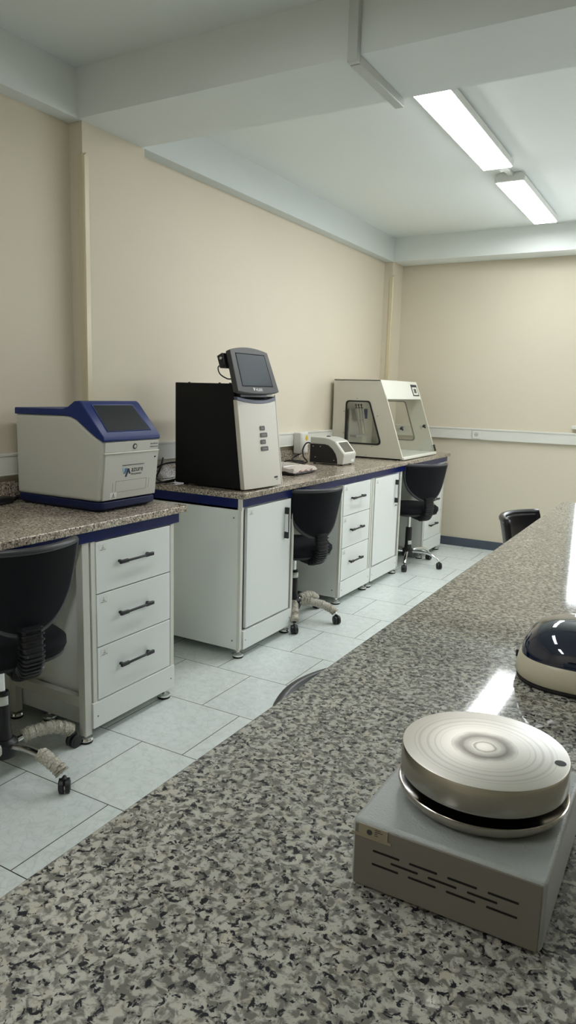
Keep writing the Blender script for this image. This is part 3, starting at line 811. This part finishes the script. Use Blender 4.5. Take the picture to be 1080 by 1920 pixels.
def dgrid(off): return lambda u, v: dpt(Y0 - .001 + (Y1 - Y0 + .002) * u, .911 + (ztop(Y0 + (Y1 - Y0) * u) - .911) * v, off)
b = B(); n = 14
ringA = [dgrid(0)(i / n, 0) for i in range(n + 1)] + [dgrid(0)(1 - i / n, 1) for i in range(n + 1)]
ringB = [Vector((dx(p.z) - .026, p.y, p.z)) for p in ringA]
b.rings([ringB, ringA])
door = b.obj('front_door', 'cream', t, bevel=.003)
b = B()
ra = [dpt(Y0 + (Y1 - Y0) * i / n, ztop(Y0 + (Y1 - Y0) * i / n) + .0, .002) for i in range(n + 1)]
rb = [dpt(Y0 + (Y1 - Y0) * i / n, ztop(Y0 + (Y1 - Y0) * i / n) + .017, .000) for i in range(n + 1)]
loop = ra + list(reversed(rb)); b.rings([[p + Vector((-.02, 0, 0)) for p in loop], loop])
b.obj('door_trim', 'slate', t, bevel=.001)
# cream top ledge and right jamb
b = B().box(-.30, -.088, Y1 - .085, Y1 + .006, 1.395, 1.408); b.obj('side_ledge', 'cream', t, bevel=.002)
b = B(); b.rings([[(dx(z) - .024, Y1 - .001, z), (dx(z) + .002, Y1 - .001, z), (dx(z) + .002, Y1 + .010, z), (dx(z) - .024, Y1 + .010, z)] for z in (.911, 1.405)])
b.obj('door_jamb', 'cream', t, bevel=.002)
yc = .225
for k, wd in enumerate((.046, .066, .046, .066)):
    zz = 1.228 - k * .0365
    q = rrect(yc, yc + wd, zz - .012, zz + .012, .006, 4)
    b = B().rings([[dpt(y, z, -.002) for y, z in q], [dpt(y, z, .0022) for y, z in q]])
    o = b.obj('badge', 'taupe', door, bevel=.0006)
    # worn pale mark in each badge, too small to read in the photograph
    b = B(); q = rrect(yc + .012, yc + wd - .010, zz - .0035, zz + .0035, .003, 3)
    b.rings([[dpt(y, z, .001) for y, z in q], [dpt(y, z, .0027) for y, z in q]]).obj('badge_mark', 'taupe_light', o)
b = B()
for ya, yb in ((.345, .352), (.3535, .361), (.3625, .370)):
    q = [(ya, .952), (yb, .952), (yb, .962), (ya, .962)]; b.rings([[dpt(y, z, -.001) for y, z in q], [dpt(y, z, .0012) for y, z in q]])
q = [(.335, .952), (.339, .952), (.339, .962), (.335, .962)]
b.rings([[dpt(y, z, -.001) for y, z in q], [dpt(y, z, .0012) for y, z in q]])
q = [(.352, .943), (.372, .943), (.372, .9455), (.352, .9455)]
b.rings([[dpt(y, z, -.001) for y, z in q], [dpt(y, z, .0012) for y, z in q]]).obj('model_mark', 'ink', door)
for x in (-.46, -.10):
    for y in (Y0 + .04, Y1 - .04): B().cyl((x, y, ZT), (x, y, .913), .014, n=16).obj('foot', 'rubber', t)
# monitor on the sloping front
mc = Vector((-.082, .206, 1.532)); tilt = math.radians(19)
mu = Vector((-math.sin(tilt), 0, math.cos(tilt))); my = Vector((0, 1, 0)); mn = Vector((math.cos(tilt), 0, math.sin(tilt)))
def mp(u, v, w=0.0): return mc + my * u + mu * v + mn * w
def mon_outline(k=1.0):
    pts = []
    for i in range(13):
        u = -1 + 2 * i / 12; pts.append((.188 * u * k, (-.116 - .012 * (1 - u * u)) * k))
    for i in range(13):
        u = 1 - 2 * i / 12; pts.append((.168 * u * k, (.106 + .020 * (1 - u * u)) * k))
    return pts
b = B(); o = mon_outline()
b.rings([[mp(u * .93, v * .93, -.040) for u, v in o], [mp(u, v, -.028) for u, v in o], [mp(u, v, 0) for u, v in o]])
mon = b.obj('monitor', 'monitor', t, bevel=.004, seg=3)
sc = [(-.135, -.085), (.135, -.085), (.126, .086), (-.126, .086)]
B().rings([[mp(u, v, -.001) for u, v in sc], [mp(u, v, .0008) for u, v in sc]]).obj('display', 'monitor_screen', mon)
ob = [(u * 1.035, v * 1.055) for u, v in sc]
b = B(); b.rings([[mp(u, v, .0012) for u, v in ob], [mp(u, v, .0012) for u, v in sc], [mp(u, v, -.002) for u, v in sc], [mp(u, v, -.002) for u, v in ob]], cap=False, closed=True)
b.obj('display_border', 'slot', mon)
text('logo_lettering', 'VILBER', .022, 'white_ink', mon, mp(-.030, -.114, .0006), my, mu, squash=.95)
b = B(); q = [(-.050, -.096), (-.043, -.096), (-.041, -.112), (-.046, -.112)]; b.rings([[mp(u, v, 0) for u, v in q], [mp(u, v, .001) for u, v in q]])
q = [(-.034, -.096), (-.037, -.096), (-.045, -.112), (-.041, -.112)]; b.rings([[mp(u, v, 0) for u, v in q], [mp(u, v, .001) for u, v in q]])
b.obj('logo_mark', 'white_ink', mon)
b = B(); b.rings([[mp(u, v, -.075) for u, v in ((-.19, .03), (-.06, .03), (-.06, .095), (-.19, .095))], [mp(u, v, -.038) for u, v in ((-.19, .02), (-.06, .02), (-.06, .10), (-.19, .10))]])
b.mat(1).cyl(mp(-.196, .075, -.052), mp(-.186, .075, -.052), .008)
b.obj('rear_bracket', ['black', 'satin'], mon, bevel=.003)
B().tube(spline([mp(-.17, .040, -.05), mp(-.225, .030, -.055), mp(-.235, -.010, -.05), mp(-.205, -.040, -.035), mp(-.17, -.040, -.03)], 8), .0035, 8).obj('cable', 'black', mon)
b = B(); b.rings([[mp(u, v, -.09) for u, v in ((-.06, -.10), (.06, -.10), (.06, .02), (-.06, .02))], [mp(u, v, -.036) for u, v in ((-.08, -.11), (.08, -.11), (.08, .04), (-.08, .04))]])
b.obj('monitor_mount', 'black', t, bevel=.004)
B().prism([(-.115, 1.455), (-.10, 1.38), (-.075, 1.392), (-.080, 1.43)], 'y', Y0 + .02, Y1 - .09).obj('monitor_recess', 'black', t, bevel=.003)

# ------------------------------------------------------------------ small thermal printer-like reader
t = thing('block_reader', (-.35, 1.745, ZT), 'small arched silver and black reader with a tilted grey screen', 'lab machine')
ya, yz = 1.640, 1.848
arch = [(-.488, .912), (-.216, .912), (-.206, .985), (-.286, 1.078)] + [(-.330, 1.094), (-.380, 1.101), (-.486, 1.102)]
B().prism(arch, 'y', ya, yz).obj('shell', 'silver_paint', t, bevel=.005, seg=3)
sp = [(-.486, .916), (-.258, .916), (-.262, .950), (-.274, .985), (-.300, 1.020), (-.335, 1.046), (-.365, 1.053), (-.486, 1.053)]
pn = B().prism(sp, 'y', ya - .004, ya + .002).obj('side_plate', 'black', t, bevel=.002)
s = B()
for x, z in ((-.46, 1.035), (-.40, 1.035), (-.44, .955), (-.285, .940)): s.cyl((x, ya - .0055, z), (x, ya - .0035, z), .004, n=12)
s.obj('screw', 'satin', pn, split=True)
q0 = Vector((-.206, 0, .985)); q1 = Vector((-.286, 0, 1.078)); d = q1 - q0; nn = Vector((d.z, 0, -d.x)).normalized()
def sp_(y, s, o=0): v = q0 + d * s + nn * o; return (v.x, y, v.z)
qq = [(ya + .006, .03), (yz - .006, .03), (yz - .006, .97), (ya + .006, .97)]
b = B().rings([[sp_(y, s, -.002) for y, s in qq], [sp_(y, s, .004) for y, s in qq]]); bz = b.obj('screen_bezel', 'white_metal', t, bevel=.003)
qq = [(ya + .028, .14), (yz - .028, .14), (yz - .028, .86), (ya + .028, .86)]
B().rings([[sp_(y, s, .002) for y, s in qq], [sp_(y, s, .0048) for y, s in qq]]).obj('display', 'screen_grey', bz)
B().cyl((-.40, 1.765, 1.100), (-.40, 1.765, 1.108), .018, .012, n=20).obj('lid_knob', 'black', t)
b = B().box(-.217, -.2115, 1.775, 1.822, .925, .950); b.obj('front_label', 'paper', t)
for x in (-.46, -.24):
    for y in (ya + .03, yz - .03): B().cyl((x, y, ZT), (x, y, .913), .010, n=14).obj('foot', 'rubber', t)

# ------------------------------------------------------------------ bagged balance
t = thing('bagged_balance', (-.31, 1.0, ZT), 'flat dark balance in a clear plastic bag beside the imaging cabinet', 'balance')
B().prism([(-.46, .906), (-.175, .906), (-.168, .918), (-.205, .938), (-.46, .944)], 'y', .85, 1.14).obj('balance_body', 'rim', t, bevel=.006)
B().prism([(-.205, .9375), (-.180, .926), (-.179, .928), (-.204, .9395)], 'y', .92, 1.06).obj('keypad', 'warm_grey', t)
B().box(-.45, -.27, .88, 1.09, .948, .955).obj('weighing_pan', 'satin', t, bevel=.003)
rnd = random.Random(3)
def bagf(u, v):
    # cling-wrapped top sheet that hangs down a little at the front and sides
    x = -.475 + .312 * u; y = .838 + .315 * v
    e = min(1 - u, v * 1.05, (1 - v) * 1.05)
    h = .957 - .012 * u + rnd.uniform(-.003, .003)
    if e < .05: h -= (.05 - e) * .42
    return (x + rnd.uniform(-.003, .003), y + rnd.uniform(-.003, .003), h)
B().grid(bagf, 20, 20).obj('plastic_bag', 'bag', t, smooth=20)
b = B()
for k in range(3): b.obox((-.160, .90 + .075 * k, .930), (.25, 0, 1), (0, 1, .2), (1, 0, -.25), .006, .016, .0004)
b.obj('red_print', 'red_ink', t, split=True)

# ------------------------------------------------------------------ cream workstation hood
t = thing('pcr_hood', (-.35, 2.77, ZT), 'large cream workstation hood with side windows and clear sloping front', 'hood')
ha, hz = 2.360, 3.180
S0 = [(-.665, .915), (-.030, .915), (-.192, 1.390), (-.252, 1.536), (-.665, 1.536)]
win = [(-.545, 1.020), (-.222, 1.020), (-.338, 1.365), (-.545, 1.365)]
def side_wall(y0_, y1_, nm):
    # plate with a rounded window opening: build as a ring between outline and opening
    inner = rpoly(win, .03, 6)
    # outer loop resampled to the same count by casting rays from the window centre
    c_ = Vector((-.42, 1.19)); outer = []
    for p in inner:
        dvec = (Vector(p) - c_).normalized(); best = None
        for i in range(len(S0)):
            a_ = Vector(S0[i]); b_ = Vector(S0[(i + 1) % len(S0)]); e_ = b_ - a_
            den = dvec.x * e_.y - dvec.y * e_.x
            if abs(den) < 1e-9: continue
            tt = ((a_.x - c_.x) * e_.y - (a_.y - c_.y) * e_.x) / den
            ss = ((a_.x - c_.x) * dvec.y - (a_.y - c_.y) * dvec.x) / den
            if tt > 0 and -1e-6 <= ss <= 1 + 1e-6 and (best is None or tt < best): best = tt
        outer.append(c_ + dvec * best)
    # snap the nearest ray to every true corner
    outer = [tuple(o_) for o_ in outer]
    for cpt in S0:
        i = min(range(len(outer)), key=lambda k: (outer[k][0] - cpt[0]) ** 2 + (outer[k][1] - cpt[1]) ** 2)
        outer[i] = cpt
    o = B().frame(outer, inner, 'y', y0_, y1_).obj(nm, 'cream_metal', t, smooth=30)
    return o, inner
sw, inner = side_wall(ha, ha + .018, 'side_panel')
g = B(); g.frame(rpoly([(-.550, 1.015), (-.215, 1.015), (-.335, 1.370), (-.550, 1.370)], .033, 6), rpoly([(-.538, 1.027), (-.234, 1.027), (-.344, 1.358), (-.538, 1.358)], .026, 6), 'y', ha - .004, ha + .004)
g.obj('window_gasket', 'rubber', sw)
B().prism(rpoly([(-.541, 1.024), (-.229, 1.024), (-.341, 1.361), (-.541, 1.361)], .028, 6), 'y', ha + .006, ha + .010).obj('window_pane', 'smoked', sw)
s = B()
for x, z in ((-.45, 1.385), (-.562, 1.28), (-.562, 1.10), (-.265, 1.25), (-.48, 1.003), (-.30, 1.003), (-.35, .93)): s.cyl((x, ha - .003, z), (x, ha + .001, z), .004, n=10)
s.obj('screw', 'ink_grey', sw, split=True)
sw2, inner = side_wall(hz - .018, hz, 'side_panel')
g = B(); g.frame(rpoly([(-.550, 1.015), (-.215, 1.015), (-.335, 1.370), (-.550, 1.370)], .033, 6), rpoly([(-.540, 1.025), (-.231, 1.025), (-.342, 1.360), (-.540, 1.360)], .027, 6), 'y', hz - .021, hz - .015)
g.obj('window_gasket', 'taupe', sw2)
B().prism(rpoly([(-.541, 1.024), (-.229, 1.024), (-.341, 1.361), (-.541, 1.361)], .028, 6), 'y', hz - .012, hz - .008).obj('window_pane', 'acrylic', sw2)
B().box(-.665, -.650, ha + .018, hz - .018, .930, 1.530).obj('back_panel', 'white_metal', t)
B().box(-.665, -.252, ha, hz, 1.528, 1.540).obj('top_panel', 'cream_metal', t, bevel=.002)
B().box(-.665, -.032, ha + .018, hz - .018, .915, .930).obj('floor_tray', 'white_metal', t, bevel=.001)
B().box(-.048, -.020, ha + .004, hz - .004, .909, .929).obj('front_sill', 'white_metal', t, bevel=.003)
fp = [(-.192, 1.388), (-.250, 1.538), (-.262, 1.536), (-.262, 1.40), (-.205, 1.384)]
hd = B().prism(fp, 'y', ha + .001, hz - .001).obj('header_panel', 'white_metal', t, bevel=.002)
a0 = Vector((-.192, 0, 1.388)); a1 = Vector((-.250, 0, 1.538)); hd_u = (a1 - a0).normalized(); hn = Vector((hd_u.z, 0, -hd_u.x))
def hp_(y, s, o=0): v = a0 + hd_u * s + hn * o; return (v.x, y, v.z)
q = [(3.000, .030), (3.145, .030), (3.145, .135), (3.000, .135)]
cp = B().rings([[hp_(y, s, -.001) for y, s in q], [hp_(y, s, .003) for y, s in q]]).obj('control_panel', 'dial', hd, bevel=.001)
b = B(); q = [(3.016, .040), (3.129, .040), (3.129, .110), (3.016, .110)]
b.rings([[hp_(y, s, .002) for y, s in q], [hp_(y, s, .0036) for y, s in q]])
b.mat(1); q = [(3.040, .056), (3.100, .056), (3.100, .096), (3.040, .096)]
b.rings([[hp_(y, s, .002) for y, s in q], [hp_(y, s, .0044) for y, s in q]])
b.mat(2); q = [(3.026, .114), (3.095, .114), (3.095, .128), (3.026, .128)]
b.rings([[hp_(y, s, .002) for y, s in q], [hp_(y, s, .0040) for y, s in q]])
b.obj('control_keys', ['white_metal', 'screen_grey', 'logo_navy'], hd)
# clear sash in the sloping front, two knobs and a hinge
c0 = Vector((-.036, 0, .935)); c1 = Vector((-.190, 0, 1.386)); cu_ = (c1 - c0); cl = cu_.length; cu_.normalize(); cn = Vector((cu_.z, 0, -cu_.x))
def cs(y, s, o=0): v = c0 + cu_ * (s * cl) + cn * o; return Vector((v.x, y, v.z))
q = [(ha + .020, 0), (hz - .020, 0), (hz - .020, 1), (ha + .020, 1)]
sash = B().rings([[cs(y, s, -.005) for y, s in q], [cs(y, s, -.001) for y, s in q]]).obj('front_sash', 'acrylic', t)
def knob(y, s):
    b = B()
    b.cyl(cs(y, s, -.002), cs(y, s, .012), .010).cyl(cs(y, s, .012), cs(y, s, .020), .016, .013)
    for k in range(3):
        aa = 2 * PI * k / 3 + .5
        b.obox(cs(y, s, .016) + my * .014 * math.cos(aa) + cu_ * .014 * math.sin(aa), my, cu_, cn, .006, .006, .006)
    b.obj('knob', 'black', sash, bevel=.002)
knob(2.485, .48); knob(3.03, .486)
b = B(); b.obox(cs(hz - .004, .06, .004), my, cu_, cn, .012, .030, .006).obj('hinge', 'black', t, bevel=.002)
b = B(); b.obox(cs(hz - .05, .10, .002), my, cu_, cn, .022, .006, .004).obj('catch', 'acrylic', t)
B().box(-.6495, -.648, 2.955, 3.035, 1.20, 1.29).obj('blue_label', 'blue_label', t, bevel=.0005)
for x in (-.62, -.09):
    for y in (ha + .05, hz - .05): B().cyl((x, y, ZT), (x, y, .916), .014, n=14).obj('foot', 'rubber', t)
# pipette rack standing inside the hood with three pipettes leaning in it
t = thing('pipette_rack', (-.58, 2.62, .930), 'grey pipette rack standing inside the hood behind the side window', 'rack')
B().box(-.63, -.53, 2.50, 2.76, .930, .945).obj('base', 'warm_grey', t, bevel=.004)
B().box(-.605, -.595, 2.54, 2.82, .945, 1.30).obj('upright', 'warm_grey', t, bevel=.002)
B().box(-.594, -.535, 2.56, 2.81, 1.058, 1.074).obj('shelf', 'warm_grey', t, bevel=.002)
for k in range(3):
    y = 2.600 + .055 * k
    tp = thing('pipette', (-.565, y, 1.075), ('nearest', 'middle', 'farthest')[k] + ' of the three slim pipettes leaning in the hood rack', 'pipette', 'pipettes in the hood rack')
    p0_ = Vector((-.560, y + .09, 1.0765)); p1_ = Vector((-.556, y - .03, 1.335)); dd = (p1_ - p0_)
    P_ = lambda s: p0_ + dd * s
    B().cyl(P_(0), P_(.25), .002, .004, 10).cyl(P_(.25), P_(.45), .0045, .007, 12).obj('shaft', 'warm_grey', tp)
    B().cyl(P_(.45), P_(.50), .009, .017, 14).cyl(P_(.50), P_(.88), .017, .015, 14).obj('body', 'silver_paint', tp, bevel=.002)
    B().cyl(P_(.88), P_(1.0), .005, n=10).cyl(P_(.96), P_(1.0), .009, n=10).obj('plunger', 'rim', tp)

# ------------------------------------------------------------------ cables on the benches
def cable(pts, r, label, name='power_cable', mat='black'):
    o = B().tube(spline(pts, 10), r, 8).obj(name, mat, origin=pts[0], smooth=80)
    return tag(o, label, 'cable')
cable([(-.49, 1.72, 1.035), (-.545, 1.70, 1.050), (-.570, 1.68, 1.00), (-.550, 1.66, .945), (-.50, 1.625, .915), (-.52, 1.54, .909), (-.60, 1.50, .910), (-.645, 1.56, .918), (-.60, 1.68, .911), (-.51, 1.585, .920), (-.56, 1.52, .922), (-.63, 1.64, .935), (-.62, 1.745, .962)], .0055,
      'black cable coiled on the bench behind the small reader')
cable([(-.52, .14, .925), (-.545, .00, .912), (-.56, -.02, .915), (-.60, .03, .925), (-.62, .10, .99), (-.655, .16, 1.03)], .0055,
      'black cable looping up behind the tall black cabinet')
cable([(-.508, .24, .985), (-.56, .20, 1.01), (-.62, .11, .998), (-.62, .03, .955), (-.56, .035, .912), (-.54, .12, .910)], .005,
      'black cable hanging in a loop left of the tall black cabinet')
cable([(-.64, -.80, .94), (-.672, -.86, .915), (-.62, -.93, .910), (-.60, -1.02, .910), (-.655, -1.08, .912), (-.66, -1.20, .912)], .006,
      'black cable lying on the near bench behind the blue analyser')
b = B().box(-.655, -.60, -1.01, -.925, .9045, .935)
tag(b.obj('power_adapter', 'black', origin=(-.63, -.97, .9045), bevel=.006), 'small black power adapter at the left rear of the near bench', 'adapter')

# ------------------------------------------------------------------ hot plate on the island
ZI = .900
t = thing('hot_plate', (HPR[0], HPR[1], ZI), 'round metal hot plate on a grey box base in the foreground', 'hot plate')
x0, x1, y0, y1 = 1.729, 1.929, -2.391, -2.160
B().box(x0, x1, y0, y1, .905, .980).mat(1).obj('base_box', 'hammer_grey', t, bevel=.005, seg=3)
fp_ = B().box(x0 + .0035, x1 - .0035, y0 - .0012, y0 + .002, .906, .9765).obj('front_panel', 'hp_front', t, bevel=.0008)
b = B()
def vent(xa, xb, z):
    q = rrect(xa, xb, z - .00115, z + .00115, .0011, 4); b.prism(q, 'y', y0 - .0016, y0 - .0004)
pitch = .0405
for k in range(4):
    vent(1.754 + pitch * k, 1.784 + pitch * k, .9505); vent(1.7535 + pitch * k, 1.7835 + pitch * k, .9350)
    if k < 3: vent(1.7745 + pitch * k, 1.8045 + pitch * k, .9428)
b.obj('vent_slot', 'slot', fp_, split=True)
b = B().box(1.737, 1.770, y0 - .0020, y0 - .0010, .9655, .9775)
b.mat(1)
cz_ = .9715
b.rings([[(1.7495 + .0032 * math.cos(2 * PI * k / 20), y0 - .0020, cz_ - .0012 + .0032 * math.sin(2 * PI * k / 20)) for k in range(20)], [(1.7495 + .0030 * math.cos(2 * PI * k / 20), y0 - .0024, cz_ - .0012 + .0030 * math.sin(2 * PI * k / 20)) for k in range(20)]])
for k, (xa, xb) in enumerate(((1.7555, 1.7620), (1.7555, 1.7645), (1.7555, 1.7585), (1.7555, 1.7590))):
    b.box(xa, xb, y0 - .0023, y0 - .0019, .9747 - k * .0021, .9754 - k * .0021)
b.obj('paper_label', ['tape', 'ink'], fp_)
B().box(1.7295, 1.774, y0 - .0026, y0 - .0021, .9630, .9662).obj('tape_strip', 'tape', fp_)
for x in (x0 + .025, x1 - .025):
    for y in (y0 + .025, y1 - .025): B().cyl((x, y, ZI), (x, y, .907), .010, n=16).obj('foot', 'rubber', t)
B().lathe([(.050, .980), (.086, .984), (.0912, .990), (.0936, .9955), (.0935, .9985), (.0924, .9990), (.0900, .9965), (.070, .994)], HP[0], HP[1], 72).obj('drip_dish', 'dish', t, smooth=50)
B().lathe([(.060, .986), (.060, 1.000), (.080, 1.003), (.080, 1.012), (.02, 1.012)], HP[0], HP[1], 64).obj('heater_core', 'black_matte', t)
ds = B().lathe([(.086, 1.0085), (.0905, 1.0095), (.0915, 1.0125), (.0915, 1.0375), (.0905, 1.0395)], HP[0], HP[1], 96).obj('disc_edge', 'disc_side', t, smooth=50)
B().lathe([(.0905, 1.0395), (.0895, 1.0400), (.001, 1.0400)], HP[0], HP[1], 96).obj('heating_disc', 'disc', t, smooth=50)
b = B(); hx, hy = HP[0] + .080, HP[1] + .008
b.lathe([(.0062, 1.0399), (.0060, 1.0403), (.001, 1.0403)], hx, hy, 24).obj('thermometer_hole', 'screen', ds)
b = B()
for dx_ in (-.002, .003):
    b.cyl((1.884 + dx_, -2.172, .978), (1.893 + dx_, -2.158, 1.018), .0011, n=10)
b.obj('rear_pin', 'white_metal', t, split=True)

# ------------------------------------------------------------------ dome-lidded mixer
dcx, dcy = 1.858, -1.628
t = thing('dome_centrifuge', (dcx, dcy, ZI), 'glossy midnight dome-lidded device with cream base at the right edge', 'centrifuge', rz=0)
def se(rx, ry, z, n=56, e=2.7):
    out = []
    for k in range(n):
        a = 2 * PI * k / n; c_, s_ = math.cos(a), math.sin(a)
        out.append((dcx + rx * math.copysign(abs(c_) ** (2 / e), c_), dcy + ry * math.copysign(abs(s_) ** (2 / e), s_), z))
    return out
B().rings([se(.102, .100, .9005), se(.112, .109, .9005), se(.114, .111, .905), se(.110, .107, .909)]).obj('foot_ring', 'rubber', t, smooth=50)
B().rings([se(.112, .109, .9085), se(.116, .113, .914), se(.115, .112, .928), se(.112, .109, .946), se(.109, .106, .950), se(.100, .097, .950)]).obj('base', 'cream_lab', t, smooth=50)
prof = []
for k in range(13):
    a = (PI / 2) * k / 12
    prof.append((max(.004, math.cos(a) ** .62), math.sin(a)))
B().rings([se(.1085 * r, .1055 * r, .949 + .066 * z, e=2.7 - .5 * z) for r, z in prof]).obj('lid', 'gloss_navy', t, smooth=80)
B().box(dcx - .119, dcx - .110, dcy - .02, dcy + .005, .925, .940).obj('lid_catch', 'black', t, bevel=.002)

# ------------------------------------------------------------------ light, camera, colour
wd = bpy.data.worlds.new('overcast_sky'); SC.world = wd; wd.use_nodes = True
bg = wd.node_tree.nodes['Background']
bg.inputs['Color'].default_value = (.90, .93, 1.0, 1); bg.inputs['Strength'].default_value = 5.0
la = bpy.data.lights.new('window_portal', 'AREA'); la.shape = 'RECTANGLE'; la.size = WX1 - WX0; la.size_y = WZ1 - WZ0
la.cycles.is_portal = True
lo = bpy.data.objects.new('window_portal', la); COL.objects.link(lo)
lo.location = ((WX0 + WX1) / 2, YF + .16, (WZ0 + WZ1) / 2); lo.rotation_euler = (-PI / 2, 0, 0)

cam = bpy.data.cameras.new('camera'); co = bpy.data.objects.new('camera', cam); COL.objects.link(co)
cam.sensor_fit = 'VERTICAL'; cam.sensor_height = 36.0; cam.lens = 1336.7 / 1920 * 36.0; cam.clip_start = .02
yaw, pit, rol = math.radians(29.7056), math.radians(-9.6074), math.radians(1.5705)
F = Vector((-math.sin(yaw) * math.cos(pit), math.cos(yaw) * math.cos(pit), math.sin(pit)))
R = Vector((math.cos(yaw), math.sin(yaw), 0)); U = R.cross(F)
R2 = R * math.cos(rol) + U * math.sin(rol); U2 = -R * math.sin(rol) + U * math.cos(rol)
co.matrix_world = Matrix.Translation((2.0073, -3.0375, 1.428)) @ Matrix((R2, U2, -F)).transposed().to_4x4()
SC.camera = co
vs = SC.view_settings
vs.view_transform = 'Standard'; vs.look = 'None'; vs.gamma = 1.0; vs.use_curve_mapping = False
vs.exposure = 0.95
